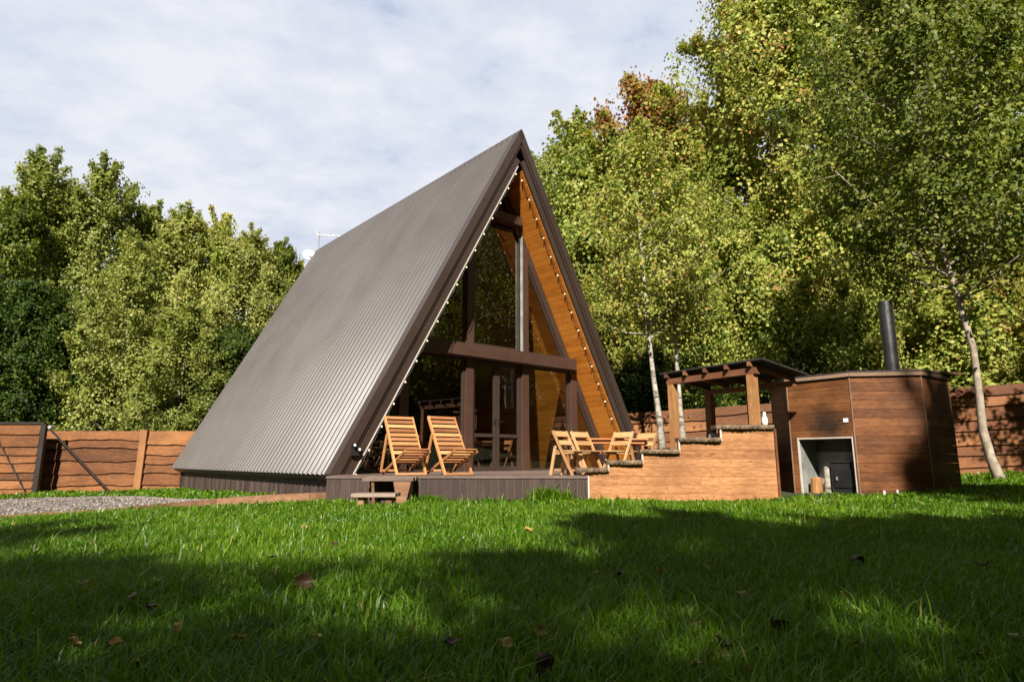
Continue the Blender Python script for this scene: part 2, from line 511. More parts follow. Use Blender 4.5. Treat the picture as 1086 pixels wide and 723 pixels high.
# ------------------------------------------------------------------ setting: ground, gravel, terrace
def grid_sheet(name, xs, ys, zf, mat):
    X, Y = np.meshgrid(xs, ys)
    V = np.stack([X.ravel(), Y.ravel(), zf(X, Y).ravel()], 1)
    nx, ny = len(xs), len(ys)
    i = np.arange((nx - 1) * (ny - 1)); r, c = i // (nx - 1), i % (nx - 1)
    F = np.stack([r * nx + c, r * nx + c + 1, (r + 1) * nx + c + 1, (r + 1) * nx + c], 1)
    me = fast_mesh(name, V, F, 4, np.full(len(V), .5), mat)
    me.polygons.foreach_set('use_smooth', [True] * len(me.polygons))
    o = bpy.data.objects.new(name, me); COL.objects.link(o)
    return o
gx = np.concatenate([[-400, -200, -100, -60, -40], np.arange(-30, 30.1, .4), [40, 60, 100, 200, 400]])
gy = np.concatenate([[-400, -200, -100, -60, -30, -15], np.arange(-8, 32.1, .4), [40, 60, 90, 150, 400]])
g = grid_sheet('ground', gx, gy, terrain, M['ground']); g['kind'] = 'structure'; g['label'] = 'grassy garden ground'

# gravel drive: between near edge and far edge, strips following the ground
near_px = [(-60, 556), (0, 552), (90, 546.5), (180, 541), (262, 536.5), (330, 533), (376, 530.5)]
far_px = [(-60, 532), (0, 531), (60, 528.5), (110, 527.5), (170, 529.5), (220, 532), (300, 531), (376, 528.5)]
NP = [on_ground(*p) for p in near_px]
FP = [on_ground(*p) for p in far_px]
def resample(P, n):
    d = [0]
    for a, b in zip(P, P[1:]): d.append(d[-1] + (b - a).length)
    out = []
    for i in range(n):
        t = d[-1] * i / (n - 1)
        k = max(j for j in range(len(P) - 1) if d[j] <= t + 1e-9)
        f = (t - d[k]) / (d[k + 1] - d[k]); out.append(P[k].lerp(P[k + 1], f))
    return out
na, fa = resample(NP, 60), resample(FP, 60)
mb = MB(); vs = []; fs = []; nr = 12
for i in range(60):
    for j in range(nr):
        p = na[i].lerp(fa[i], j / (nr - 1))
        vs.append((p.x, p.y, tz(p.x, p.y) + .03 + .008 * math.sin(i * 1.3 + j)))
for i in range(59):
    for j in range(nr - 1):
        fs.append((i * nr + j, (i + 1) * nr + j, (i + 1) * nr + j + 1, i * nr + j + 1))
mb.add(vs, fs)
o = mb.build('gravel_path', M['gravel'], smooth=True); o['kind'] = 'structure'; o['label'] = 'grey gravel drive by the gate'
GRAVEL_POLY = [(p.x, p.y) for p in na] + [(p.x, p.y) for p in fa[::-1]]

# loose stones lying on the gravel
def stones():
    r = np.random.default_rng(8); n = 7000
    i = r.integers(0, 59, n); f = r.random(n); t = r.random(n)
    A = np.array([tuple(p) for p in na]); B = np.array([tuple(p) for p in fa])
    P0 = A[i] + (A[i + 1] - A[i]) * f[:, None]; P1 = B[i] + (B[i + 1] - B[i]) * f[:, None]
    P = P0 + (P1 - P0) * t[:, None]; P[:, 2] = terrain(P[:, 0], P[:, 1]) + .034
    s = r.uniform(.010, .034, n)
    base = np.array([[1, 0, 0], [0, 1, 0], [-1, 0, 0], [0, -1, 0], [0, 0, .7], [0, 0, -.5]])
    a = r.uniform(0, 6.28, n); ca, sa = np.cos(a), np.sin(a)
    V = np.empty((n, 6, 3))
    for k in range(6):
        b = base[k] * r.uniform(.6, 1.2, (n, 1)); V[:, k, 0] = P[:, 0] + s * (ca * b[:, 0] - sa * b[:, 1]); V[:, k, 1] = P[:, 1] + s * (sa * b[:, 0] + ca * b[:, 1]); V[:, k, 2] = P[:, 2] + s * b[:, 2]
    o = np.arange(n)[:, None] * 6
    tri = np.array([[0, 1, 4], [1, 2, 4], [2, 3, 4], [3, 0, 4], [1, 0, 5], [2, 1, 5], [3, 2, 5], [0, 3, 5]])
    F = (o[:, None] + tri[None]).reshape(-1, 3)
    m, nt, b = new_mat('gravel_stones'); c = ramp(nt, attr(nt, 'tint').outputs['Fac'], [(0, (.06, .05, .043)), (.5, (.17, .142, .125)), (1, (.34, .30, .27))]).outputs[0]
    nt.links.new(c, b.inputs['Base Color']); b.inputs['Roughness'].default_value = .85
    me = fast_mesh('gravel', V.reshape(-1, 3), F, 3, np.repeat(r.random(n), 6), m)
    ob = bpy.data.objects.new('gravel', me); COL.objects.link(ob); ob['kind'] = 'stuff'; ob['label'] = 'loose grey gravel stones on the drive'
stones()
# edging board along the near side of the gravel
mb = MB()
for i in range(59):
    a, b = na[i], na[i + 1]
    k = i / 58
    h = .022 + .075 * min(1, max(0, (k - .35) / .3))
    mb.bar((a.x, a.y, tz(a.x, a.y) + h / 2 + .02), (b.x, b.y, tz(b.x, b.y) + h / 2 + .02), .045, h + .06, tint=.5 + .25 * math.sin(int(i / 12) * 2.3))
tag(mb.build('edging_board', M['edging'], origin=(na[30].x, na[30].y, na[30].z)), 'low brown timber edging board between the gravel and the lawn', 'edging')

def terrace_z(X, Y):
    s = np.clip((X - 2.45) / 1.9, 0, 1); s = s * s * (3 - 2 * s)
    z = -.33 + .72 * s
    return z - .35 * np.clip((Y - 15.5) / 2.5, 0, 1)
def terrace_sheet():
    ys = np.arange(9.93, 18.6, .25); vs = []; fs = []; n = 24
    for y in ys:
        xr = 4.10 if y < 13.3 else min(5.3 + max(0, y - 13.4) * .9, 9.0)
        for i in range(n):
            x = 1.2 + (xr - 1.2) * i / (n - 1); vs.append((x, y, float(terrace_z(np.array(x), np.array(y)))))
    for r in range(len(ys) - 1):
        for i in range(n - 1): fs.append((r * n + i, r * n + i + 1, (r + 1) * n + i + 1, (r + 1) * n + i))
    mb = MB(); mb.add(vs, fs, .5); return mb.build('terrace_ground', M['ground'], smooth=True)
o = terrace_sheet()
o['kind'] = 'structure'; o['label'] = 'raised terrace ground behind the stepped wall'

# ------------------------------------------------------------------ the A-frame house
HW, HH = 4.17, 7.60
O = Vector((.1731, 13.1407, -.265))
ANG = math.atan2(.6558, .75494)
TH = Matrix.Translation(O) @ Matrix.Rotation(ANG, 4, 'Z')
K = HH / HW
LN_E, LN_R = 10.15, 10.9
VT = .70
SL = Vector((HW, 0, HH)).normalized()        # up the left slope
NL = Vector((-HH, 0, HW)).normalized()       # outward of the left slope
house = thing('a_frame_house', 'steep A-frame house with brown corrugated metal roof and glazed gable', 'house', tuple(TH @ Vector((0, 0, -.4))))
def HB(): return MB(TH)
def slope_pt(side, u, y, n):
    """u in 0..1 up the slope, y depth, n metres out of the outer plane"""
    x = -HW * (1 - u); z = HH * u
    x += NL.x * n; z += NL.z * n
    return (side * -x if side > 0 else x, y, z)

def corrugated(side):
    mb = HB()
    pitch = .205; prof = []
    y = 0.10
    while y < LN_R - .1:
        prof += [(y, 0), (y + .05, 0), (y + .098, .05), (y + .152, .05)]
        y += pitch
    prof.append((LN_R, 0))
    rows = 7
    vs = []; fs = []
    for r in range(rows + 1):
        u = r / rows; ln = LN_E + (LN_R - LN_E) * u
        for (yy, n) in prof:
            vs.append(slope_pt(side, u, yy * ln / LN_R, n + .02 + (.007 if r in (2, 5) else 0)))
    n = len(prof)
    for r in range(rows):
        for i in range(n - 1):
            f = (r * n + i, r * n + i + 1, (r + 1) * n + i + 1, (r + 1) * n + i)
            fs.append(f if side > 0 else f[::-1])
    sheet = {}
    tn = []
    for r in range(rows + 1):
        for (yy, n_) in prof:
            key = (int(yy / 1.14), r // 3)
            tn.append(sheet.setdefault(key, random.random()))
    mb.add(vs, fs, tn)
    return mb
def band(mb, side, n0, n1, y0, y1, u0=0.0, u1=1.0, tint=.5, back=None):
    """slab along the slope between depths y0..y1 and normal offsets n0..n1"""
    vs = []
    for u in (u0, u1):
        for (yy, nn) in ((y0, n0), (y1, n0), (y1, n1), (y0, n1)):
            vs.append(slope_pt(side, u, yy, nn))
    L = math.hypot(HW, HH)
    bc = [(L * (u0 if i < 4 else u1), (0, 0, .1, .1)[i % 4], (0, .1, .1, 0)[i % 4]) for i in range(8)]
    mb.add(vs, BOXF, tint, bc)
PERP = VT * HW / math.hypot(HW, HH)          # slab thickness
UI = lambda n: 1 + n / (HW * HH / math.hypot(HW, HH))   # slope parameter at which offset n (negative: inwards) meets the ridge line
for side in (-1, 1):
    corrugated(side).build('roof_sheet', M['roof_metal'], house)
    vb = HB()
    band(vb, side, .012, .055, -.05, .13, 0, 1.0)
    band(vb, side, -.11, .055, -.075, -.05, 0, 1.0)
    vb.build('verge_trim', M['fascia'], house)
    fb = HB()
    band(fb, side, -.165, -.006, -.048, .0, 0, UI(-.05))
    band(fb, side, -PERP + .01, -.19, -.03, .02, 0, UI(-.26))
    fb.build('fascia', M['fascia'], house)
    if side < 0:
        tb = HB(); band(tb, side, -PERP - .009, -PERP + .009, -.045, .03, .0, UI(-PERP) + .002)
        tb.build('edge_trim', M['trim_white'], house)
# soffit and inner lining planks (boards run front to back)
for side in (-1, 1):
    mb = HB(); nb = 52
    u0, u1 = 0.02, UI(-PERP)
    for i in range(nb):
        a = u0 + (u1 - u0) * i / nb; b = u0 + (u1 - u0) * (i + .965) / nb
        y = .03
        ln = LN_E - .1
        while y < ln:
            y2 = min(ln, y + random.uniform(1.9, 3.6))
            vs = []; bc = []
            for u in (a, b):
                for (yy, nn) in ((y, -PERP), (y2 - .004, -PERP), (y2 - .004, -PERP + .03), (y, -PERP + .03)):
                    vs.append(slope_pt(side, u, yy, nn)); bc.append((yy, u * 8.67, nn))
            mb.add(vs, BOXF, None, bc)
            y = y2
    mb.build('soffit', M['soffit'], house)
# ridge cap
mb = HB()
c = .17
for side in (-1, 1):
    s = side
    p = [(0, -.08, HH + .085), (s * c * HW / 8.67 * 1.0, -.08, HH + .085 - c * HH / 8.67), (s * c * HW / 8.67, LN_R + .05, HH + .085 - c * HH / 8.67), (0, LN_R + .05, HH + .085)]
    q = [(x, y, z - .02) for x, y, z in p]
    mb.add(p + q, [(0, 1, 2, 3), (7, 6, 5, 4), (0, 4, 5, 1), (1, 5, 6, 2), (2, 6, 7, 3)], .5)
mb.build('ridge_cap', M['fascia'], house)
# foundation skirt on both sides
for side in (-1, 1):
    mb = HB(); y = .1
    while y < LN_E - .3:
        mb.box((side * (HW - .20), y, -.85), (side * (HW - .16), y + .118, -.045)); y += .122
    for yy in (.02, LN_E - .35):
        mb.box((side * (HW - .24), yy - .06, -.85), (side * (HW - .13), yy + .09, -.05))
    mb.build('foundation_skirt', M['skirt'], house)
    mb = HB(); band(mb, side, -PERP - .01, .0, .03, LN_E - .05, -.001, .018); mb.build('eave_board', M['fascia'], house)
    mb = HB()
    mb.box((side * (HW - .42), -.04, -.13), (side * (HW - .10), .09, -.012), .5)
    mb.build('roof_bracket', M['black'], house)
# floor inside
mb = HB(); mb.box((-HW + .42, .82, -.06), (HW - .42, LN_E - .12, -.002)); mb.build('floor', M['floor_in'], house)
# glazed gable wall
D = .80
inner = lambda x: HH - VT - K * abs(x)
pb = [-2.4, -.8, .8, 2.4]
for i, x in enumerate(pb):
    mb = HB()
    w = .19
    zt = inner(abs(x) + w / 2) - .02
    mb.box((x - w / 2, D - .10, .0), (x + w / 2, D + .10, zt), .5)
    mb.build('post', M['brown'], house)
mb = HB(); zb0, zb1 = 2.40, 2.665
xe = (HH - VT - zb1) / K - .03
mb.box((-xe, D - .30, zb0), (xe, D + .06, zb1), .5); mb.build('cross_beam', M['brown'], house)
mb = HB(); xe = (HH - VT - 5.88) / K - .02
mb.box((-xe, D - .28, 5.66), (xe, D + .08, 5.86), .5); mb.build('collar_beam', M['brown'], house)
for side in (-1, 1):
    mb = HB(); band(mb, side, -PERP - .17, -PERP - .005, D - .07, D + .08, .0, UI(-PERP - .17))
    mb.build('rafter', M['fascia'], house)
def pane(xa, xb, za, zb, name='window', fr=.05, parent=house, y=D):
    """rectangular framed pane; returns the frame"""
    mb = HB()
    mb.box((xa, y - .035, za), (xa + fr, y + .035, zb), .5); mb.box((xb - fr, y - .035, za), (xb, y + .035, zb), .5)
    mb.box((xa + fr, y - .03, za), (xb - fr, y + .03, za + fr), .5); mb.box((xa + fr, y - .03, zb - fr), (xb - fr, y + .03, zb), .5)
    f = mb.build(name, M['fascia'], parent)
    g = HB(); g.box((xa + fr * .6, y - .006, za + fr * .6), (xb - fr * .6, y + .006, zb - fr * .6)); g.build('glass', M['glass'], f)
    return f
def poly_pane(pts, name='window', y=D, fr=.05):
    mb = HB(); n = len(pts)
    cxm = sum(p[0] for p in pts) / n; czm = sum(p[1] for p in pts) / n
    ins = [(p[0] + (cxm - p[0]) * .035, p[1] + (czm - p[1]) * .035) for p in pts]
    for i in range(n):
        a, b = ins[i], ins[(i + 1) % n]
        mb.bar((a[0], y, a[1]), (b[0], y, b[1]), .06, .06, up=(0, 1, 0), tint=.5)
    f = mb.build(name, M['fascia'], house)
    g = HB(); vs = [(x, y - .006, z) for x, z in ins] + [(x, y + .006, z) for x, z in ins]
    g.add(vs, [tuple(range(n)), tuple(range(n, 2 * n))[::-1]] + [(i, n + i, n + (i + 1) % n, (i + 1) % n) for i in range(n)])
    g.build('glass', M['glass'], f)
    return f
gi = .10
rin = lambda x: inner(x) - .36
poly_pane([(-.8 + gi, 2.68), (.8 - gi, 2.68), (.8 - gi, 5.64), (-.8 + gi, 5.64)])
for s in (-1, 1):
    p = [(s * (.8 + gi), 2.68), (s * 2.3, 2.68), (s * 2.3, rin(2.3)), (s * (.8 + gi), rin(.9))]
    if rin(2.3) < 2.7: p = [(s * (.8 + gi), 2.68), (s * (HH - VT - .36 - 2.68) / K, 2.68), (s * (.8 + gi), rin(.9))]
    poly_pane(p if s > 0 else p[::-1])
    pane(min(s * .9, s * 2.3), max(s * .9, s * 2.3), .02, 2.39)
    xo = (HH - VT - .36 - .03) / K
    p = [(s * 2.5, .03), (s * xo, .03), (s * 2.5, rin(2.5))]
    poly_pane(p if s > 0 else p[::-1])
poly_pane([(-.42, 5.9), (.42, 5.9), (0, 6.6)])
# double door between the two middle posts
def door(xa, xb, hx):
    mb = HB(); fr = .075; y = D
    mb.box((xa, y - .03, .02), (xa + fr, y + .03, 2.38), .5); mb.box((xb - fr, y - .03, .02), (xb, y + .03, 2.38), .5)
    mb.box((xa + fr, y - .028, .02), (xb - fr, y + .028, .12), .5); mb.box((xa + fr, y - .028, 2.29), (xb - fr, y + .028, 2.38), .5)
    mb.box((xa + fr, y - .028, .74), (xb - fr, y + .028, .81), .5)
    d = mb.build('door', M['fascia'], house)
    for za, zb in ((.12, .74), (.81, 2.29)):
        g = HB(); g.box((xa + fr, y - .006, za), (xb - fr, y + .006, zb)); g.build('glass', M['glass'], d)
    h = HB(); h.box((hx - .014, y - .05, 1.0), (hx + .014, y - .032, 1.16)); h.bar((hx, y - .05, 1.08), (hx + (.09 if hx > 0 else -.09), y - .06, 1.08), .016, .016)
    h.build('handle', M['black'], d)
door(-.695, -.01, -.05)
door(.0, .695, .05)
mb = HB(); mb.box((.672, D - .125, 2.70), (.70, D - .06, 5.6), .5)
mb.build('metal_strip', M['niche'], house)
mb = HB(); mb.box((-3.5, D - .06, -.055), (3.5, D + .06, .018), .5); mb.build('threshold', M['skirt'], house)
# rear wall with a window
mb = HB(); zz = 0.0
while zz < 6.4:
    w = min((HH - VT - zz - .17) / K - .03, 3.6)
    if w < .05: break
    mb.box((-w, LN_E - .35, zz), (w, LN_E - .30, zz + .165)); zz += .17
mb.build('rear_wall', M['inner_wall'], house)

# string of bulbs under the gable edges
sl = thing('string_lights', 'string of small round warm bulbs along the edges of the house gable', 'string lights', tuple(TH @ Vector((0, -.05, 6.6))))
nbulb = 17
for side in (-1, 1):
    prev = None; cb = HB()
    for i in range(nbulb):
        u = .03 + (UI(-PERP) - .05) * i / (nbulb - 1)
        yy, nn = (-.055, -PERP - .05) if side < 0 else (.10, -PERP - .05)
        p = Vector(slope_pt(side, u, yy, nn + .035))
        if prev is not None:
            mid = (p + prev) / 2 - Vector((0, 0, .05)) + Vector((0, -.01, 0))
            cb.tube([prev, mid, p], .006, 5)
        b = HB(); b.ball(p - Vector((0, 0, .045)), .018, 10, 7)
        b.build('bulb', M['bulb'], sl, smooth=True)
        cb.tube([p, p - Vector((0, 0, .03))], .012, 6)
        prev = p
    cb.build('cable', M['rubber'], sl)

# floodlight on the left fascia, antenna and dish on the ridge
lp = thing('spotlight', 'small black twin spotlight low on the left edge of the gable', 'spotlight', tuple(TH @ Vector((-3.78, -.06, .42))))
mb = HB(); mb.box((-3.86, -.11, .33), (-3.70, -.062, .50)); mb.build('bracket', M['black'], lp)
for k, (dx, dz) in enumerate(((-.055, .07), (.035, -.0))):
    mb = HB(); mb.tube([(-3.78 + dx, -.11, .44 + dz), (-3.785 + dx, -.17, .43 + dz)], [.028, .034], 10)
    h = mb.build('lamp_head', M['black'], lp)
    mb = HB(); mb.tube([(-3.785 + dx, -.172, .43 + dz), (-3.785 + dx, -.176, .43 + dz)], .024, 10); mb.build('lens', M['white'], h)
an = thing('tv_antenna', 'thin grey TV antenna on a short mast at the rear of the ridge', 'antenna', tuple(TH @ Vector((0, LN_R, HH))))
mb = HB(); mb.tube([(0, LN_R - .05, HH), (0, LN_R - .05, HH + .72)], .018, 6); mb.build('mast', M['niche'], an)
top = TH @ Vector((0, LN_R - .05, HH + .62)); mb = MB()
mb.bar(top - Vector((.12, 0, 0)), top + Vector((.85, .05, -.05)), .03, .03)
for k in range(6):
    q = top + Vector((-.1 + .17 * k, .01 * k, -.01 * k)); mb.bar(q - Vector((0, .16, .02)), q + Vector((0, .16, .02)), .012, .012)
mb.bar(top + Vector((-.1, 0, -.12)), top + Vector((-.1, 0, .12)), .03, .012)
mb.build('boom', M['white'], an)
ds = thing('satellite_dish', 'white satellite dish behind the rear end of the ridge', 'satellite dish', tuple(TH @ Vector((-.1, LN_R + .3, HH - .2))))
cdp = TH @ Vector((-.15, LN_R + .45, HH - .05)); mb = MB(); vs = []; fs = []
ax = Vector((.35, -.85, .3)).normalized(); e1 = ax.cross(Vector((0, 0, 1))).normalized(); e2 = e1.cross(ax)
for r in range(5):
    for k in range(20):
        rr = .21 * r / 4; a = 2 * PI * k / 20
        vs.append(cdp + e1 * (rr * math.cos(a)) + e2 * (rr * math.sin(a)) + ax * (rr * rr * .8))
for r in range(4):
    for k in range(20): fs.append((r * 20 + k, r * 20 + (k + 1) % 20, (r + 1) * 20 + (k + 1) % 20, (r + 1) * 20 + k))
mb.add(vs, fs); mb.build('dish', M['white'], ds, smooth=True)
mb = MB(); mb.bar(cdp - e2 * .2, cdp + ax * .3, .02, .02); mb.bar(cdp - ax * .02, TH @ Vector((-.1, LN_R - .1, HH - .35)), .03, .03); mb.build('arm', M['niche'], ds)

# ------------------------------------------------------------------ deck and step
ZD = -.245
deck = thing('wooden_deck', 'low dark wooden deck with a skirt of vertical boards before the glazed gable', 'deck', (0, 10.5, ZD - .38))
mb = MB(); y = 9.585; first = True
xw = lambda yy: -.3516 + 1.1512 * (yy - 13.745)
while y < 16.6:
    x0 = max(-2.80, xw(y + .14) - .02); x1 = 1.145 if y < 9.85 else (2.75 if y < 14 else 3.1)
    if x1 - x0 > .05: mb.box((x0, y, ZD - .035), (x1, y + .138, ZD))
    y += .145
mb.build('deck_board', M['deck_top'], deck)
mb = MB(); x = -2.79
while x < 1.12:
    mb.box((x, 9.60, -.85), (min(x + .112, 1.138), 9.625, ZD - .04), random.uniform(.15, .5))
    if x + .118 < 1.1: mb.box((x + .111, 9.594, -.85), (x + .119, 9.612, ZD - .042), 1.15)  # thin strips stand for sunlit board edges, the light put into a paler tint
    x += .118
y = 9.63
while y < 10.6:
    mb.box((-2.79, y, -.85), (-2.765, y + .112, ZD - .04)); y += .118
mb.box((1.115, 9.626, -.85), (1.14, 9.84, ZD - .04))
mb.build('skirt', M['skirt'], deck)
mb = MB(); mb.box((1.141, 9.592, -.85), (1.162, 9.80, ZD + .002), .5); mb.build('corner_trim', M['trim_white'], deck)

st = thing('wooden_step', 'grey plank step with two treads in front of the deck', 'step', (-1.85, 9.3, -.66))
zt = ZD - .012
mb = MB(); mb.box((-2.17, 9.22, zt - .05), (-1.43, 9.40, zt)); mb.box((-2.15, 9.405, zt - .05), (-1.42, 9.578, zt)); mb.build('upper_tread', M['step'], st)
mb = MB(); mb.box((-2.18, 8.66, -.50), (-1.58, 8.83, -.455)); mb.box((-2.16, 8.835, -.50), (-1.57, 9.02, -.455)); mb.build('lower_tread', M['step'], st)
for x in (-2.02, -1.50):
    mb = MB(); poly = [(9.24, zt - .052), (9.57, zt - .052), (9.57, -.72), (9.38, -.72)]
    mb.add([(x - .02, a, b) for a, b in poly] + [(x + .02, a, b) for a, b in poly], [(0, 1, 2, 3), (7, 6, 5, 4), (0, 4, 5, 1), (1, 5, 6, 2), (2, 6, 7, 3), (3, 7, 4, 0)])
    mb.build('stringer', M['edging'], st)
mb = MB(); poly = [(-1.72, zt - .052), (-1.46, zt - .052), (-1.55, -.70), (-1.64, -.70)]
mb.add([(a, 9.23, b) for a, b in poly] + [(a, 9.255, b) for a, b in poly], [(0, 3, 2, 1), (4, 5, 6, 7), (0, 1, 5, 4), (1, 2, 6, 5), (2, 3, 7, 6), (3, 0, 4, 7)])
mb.build('front_bracket', M['edging'], st)
for x in (-2.1, -1.72):
    mb = MB(); mb.box((x, 8.72, -.68), (x + .08, 8.98, -.502)); mb.build('support', M['edging'], st)

# ------------------------------------------------------------------ deck chairs
def deck_chair(label, loc, rz):
    t = thing('deck_chair', label, 'deck chair', loc, rz, 'slatted deck chairs on the deck', local=True)
    w = .245
    for s in (-1, 1):
        mb = MB(); mb.bar((s * w, 0, .0), (s * w, .60, .94), .028, .045, up=(0, 1, 0)); mb.build('back_rail', M['slat_pale'], t)
        mb = MB(); mb.bar((s * (w - .035), .68, .02), (s * (w - .035), -.20, .37), .026, .042); mb.build('seat_rail', M['slat_red'], t)
        mb = MB(); mb.bar((s * (w + .032), .40, .64), (s * (w + .032), .60, .05), .024, .04, up=(0, 1, 0)); mb.build('prop', M['slat_pale'], t)
    mb = MB(); mb.bar((-w, 0, .025), (w, 0, .025), .03, .03); mb.bar((-w - .03, .595, .07), (w + .03, .595, .07), .025, .03); mb.build('cross_bar', M['slat_pale'], t)
    for k in range(9):
        f = .36 + .61 * k / 8
        p = Vector((0, .60 * f - .022, .94 * f + .012)); up = Vector((0, -.84, .54))
        mb = MB(); mb.bar(p - Vector((w - .012, 0, 0)), p + Vector((w - .012, 0, 0)), .058 if k < 8 else .05, .014, up=up)
        mb.build('back_slat', M['slat_red'] if k in (1, 3, 5, 7) else M['slat_pale'], t)
    for k in range(6):
        f = .42 + .56 * k / 5
        p = Vector((0, .68 - .88 * f, .02 + .35 * f + .027))
        mb = MB(); mb.bar(p - Vector((w - .05, 0, 0)), p + Vector((w - .05, 0, 0)), .062, .014, up=(0, .37, .93))
        mb.build('seat_slat', M['slat_red'] if k in (0, 2) else M['slat_pale'], t)
    return t
deck_chair('slatted wooden deck chair nearer the left edge of the gable', (-1.575, 9.99, ZD), R(33))
deck_chair('slatted wooden deck chair nearer the glass door', (-.835, 10.0, ZD), R(36))

# ------------------------------------------------------------------ folding chairs and tables
def folding_chair(label, loc, rz, mat, group, src=None):
    t = thing('folding_chair', label, 'folding chair', loc, rz, group, local=True)
    w = .19; s = .70
    for k in (-1, 1):
        mb = MB(); mb.bar((k * w, -.20, 0), (k * w, .17, .70), .022, .042, up=(0, 1, 0)); mb.build('front_leg', mat, t)
        mb = MB(); mb.bar((k * (w - .03), .24, 0), (k * (w - .03), .145, .44), .022, .048, up=(0, 1, 0)); mb.tube([(k * (w - .03) - .011, .145, .44), (k * (w - .03) + .011, .145, .44)], .024, 10); mb.build('rear_leg', mat, t)
        mb = MB(); mb.bar((k * (w - .055), .16, .345), (k * (w - .055), -.19, .36), .02, .04); mb.build('seat_rail', mat, t)
    mb = MB()
    for q in range(5): mb.box((-w + .03, -.20 + .07 * q, .372), (w - .03, -.14 + .07 * q, .39))
    mb.build('seat', mat, t)
    for z0, z1 in ((.47, .55), (.60, .70)):
        f0, f1 = z0 / .7, z1 / .7
        mb = MB(); mb.bar((-w + .01, -.20 + .37 * (f0 + f1) / 2 - .002, (z0 + z1) / 2), (w - .01, -.20 + .37 * (f0 + f1) / 2 - .002, (z0 + z1) / 2), .016, z1 - z0, up=(0, .47, .88))
        mb.build('backrest', mat, t)
    mb = MB(); mb.bar((-w + .03, .235, .08), (w - .03, .235, .08), .018, .035); mb.bar((-w, -.165, .08), (w, -.165, .08), .018, .035); mb.build('stretcher', mat, t)
    return t
def chair_at(label, px, Y, face, mat=M['chair'], z=ZD, grp='pale folding chairs around the table on the deck'):
    x = atY(px, 490, Y).x
    folding_chair(label, (x, Y, z), math.atan2(face[0], -face[1]), mat, grp)
chair_at('pale wooden folding chair nearest the glass, leftmost at the table', 603, 10.15, (.78, -.62))
chair_at('pale wooden folding chair just behind the leftmost one, turned to the table', 622.5, 10.45, (.66, -.75))
chair_at('pale wooden folding chair with a broad two-slat back at the stepped wall', 656, 10.5, (-.75, -.66))
chair_at('pale wooden folding chair farthest from the glass, next to the birch', 682, 10.9, (-.75, -.66))
def simple_table(label, loc, rz, mat, sx, sy, h):
    t = thing('table', label, 'table', loc, rz, local=True)
    mb = MB(); n = 5
    for k in range(n): mb.box((-sx / 2, -sy / 2 + sy * k / n, h - .025), (sx / 2, -sy / 2 + sy * (k + .97) / n, h))
    mb.build('table_top', mat, t)
    mb = MB(); mb.box((-sx / 2 + .05, -sy / 2 + .05, h - .09), (sx / 2 - .05, -sy / 2 + .075, h - .027)); mb.box((-sx / 2 + .05, sy / 2 - .075, h - .09), (sx / 2 - .05, sy / 2 - .05, h - .027)); mb.build('apron', mat, t)
    for a in (-1, 1):
        for b in (-1, 1):
            mb = MB(); mb.box((a * (sx / 2 - .075) - .022, b * (sy / 2 - .1) - .022, 0), (a * (sx / 2 - .075) + .022, b * (sy / 2 - .1) + .022, h - .027)); mb.build('leg', mat, t)
    return t
simple_table('reddish brown slatted table among the pale folding chairs', (1.62, 11.05, ZD), R(8), M['table'], 1.35, .7, .60)
# indoors, behind the doors
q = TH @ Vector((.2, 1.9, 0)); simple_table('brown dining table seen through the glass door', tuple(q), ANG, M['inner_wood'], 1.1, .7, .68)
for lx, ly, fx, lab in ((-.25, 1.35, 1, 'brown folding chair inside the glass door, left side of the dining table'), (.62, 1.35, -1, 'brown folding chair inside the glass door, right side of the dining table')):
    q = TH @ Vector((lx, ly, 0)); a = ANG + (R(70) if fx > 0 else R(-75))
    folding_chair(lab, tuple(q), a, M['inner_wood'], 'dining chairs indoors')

# ------------------------------------------------------------------ stepped retaining wall
YW = 9.85
steps = [(1.145, 1.492, -.129), (1.492, 2.023, -.014), (2.023, 2.603, .152), (2.603, 3.261, .333), (3.261, 4.10, .53)]
capx = [(.99, 1.49), (1.47, 2.02), (1.99, 2.60), (2.60, 3.25), (3.19, 4.09)]
wl = thing('retaining_wall', 'stepped retaining wall of sunlit horizontal boards beside the deck', 'wall', (2.6, YW, -.63))
mb = MB(); z = -.78
while z < .5:
    z1 = z + .132
    i = 0
    segs = [(a, b, min(z1 - .0035, t - .04)) for a, b, t in steps]
    segs = [sg for sg in segs if sg[2] > z + .02]
    runs = []
    for a, b, t in segs:
        if runs and abs(runs[-1][2] - t) < 1e-6 and abs(runs[-1][1] - a) < 1e-6: runs[-1] = (runs[-1][0], b, t)
        else: runs.append((a, b, t))
    for a, b, t in runs:
        cut = [a]
        while b - cut[-1] > 2.2: cut.append(cut[-1] + random.uniform(.7, 1.9))
        cut.append(b)
        for u, v in zip(cut, cut[1:]):
            mb.box((u + .0015, YW + random.uniform(0, .005), z), (v - .0015, YW + .05, t), random.uniform(.2, .8))
    z = z1
mb.build('board_face', M['wall_wood'], wl)
mb = MB()
for a, b, t in steps: mb.box((a + .003, YW + .055, -.8), (b - .003, YW + .10, t - .065))
mb.build('backing', M['skirt'], wl)
def rough_bar(mb, x0, x1, y0, y1, z0, z1, n=40, j=.009):
    vs = []; fs = []; ph = random.uniform(0, 9)
    for i in range(n + 1):
        x = x0 + (x1 - x0) * i / n
        for (yy, zz) in ((y0, z0), (y0 - .012, (z0 + z1) / 2), (y0, z1), (y1, z1), (y1, z0)):
            vs.append((x, yy + random.uniform(-j, j) + .01 * math.sin(x * 9 + ph), zz + random.uniform(-j, j) * .6))
    for i in range(n):
        for k in range(5): fs.append((i * 5 + k, (i + 1) * 5 + k, (i + 1) * 5 + (k + 1) % 5, i * 5 + (k + 1) % 5))
    fs += [(0, 1, 2, 3, 4), tuple(n * 5 + k for k in (4, 3, 2, 1, 0))]
    mb.add(vs, fs)
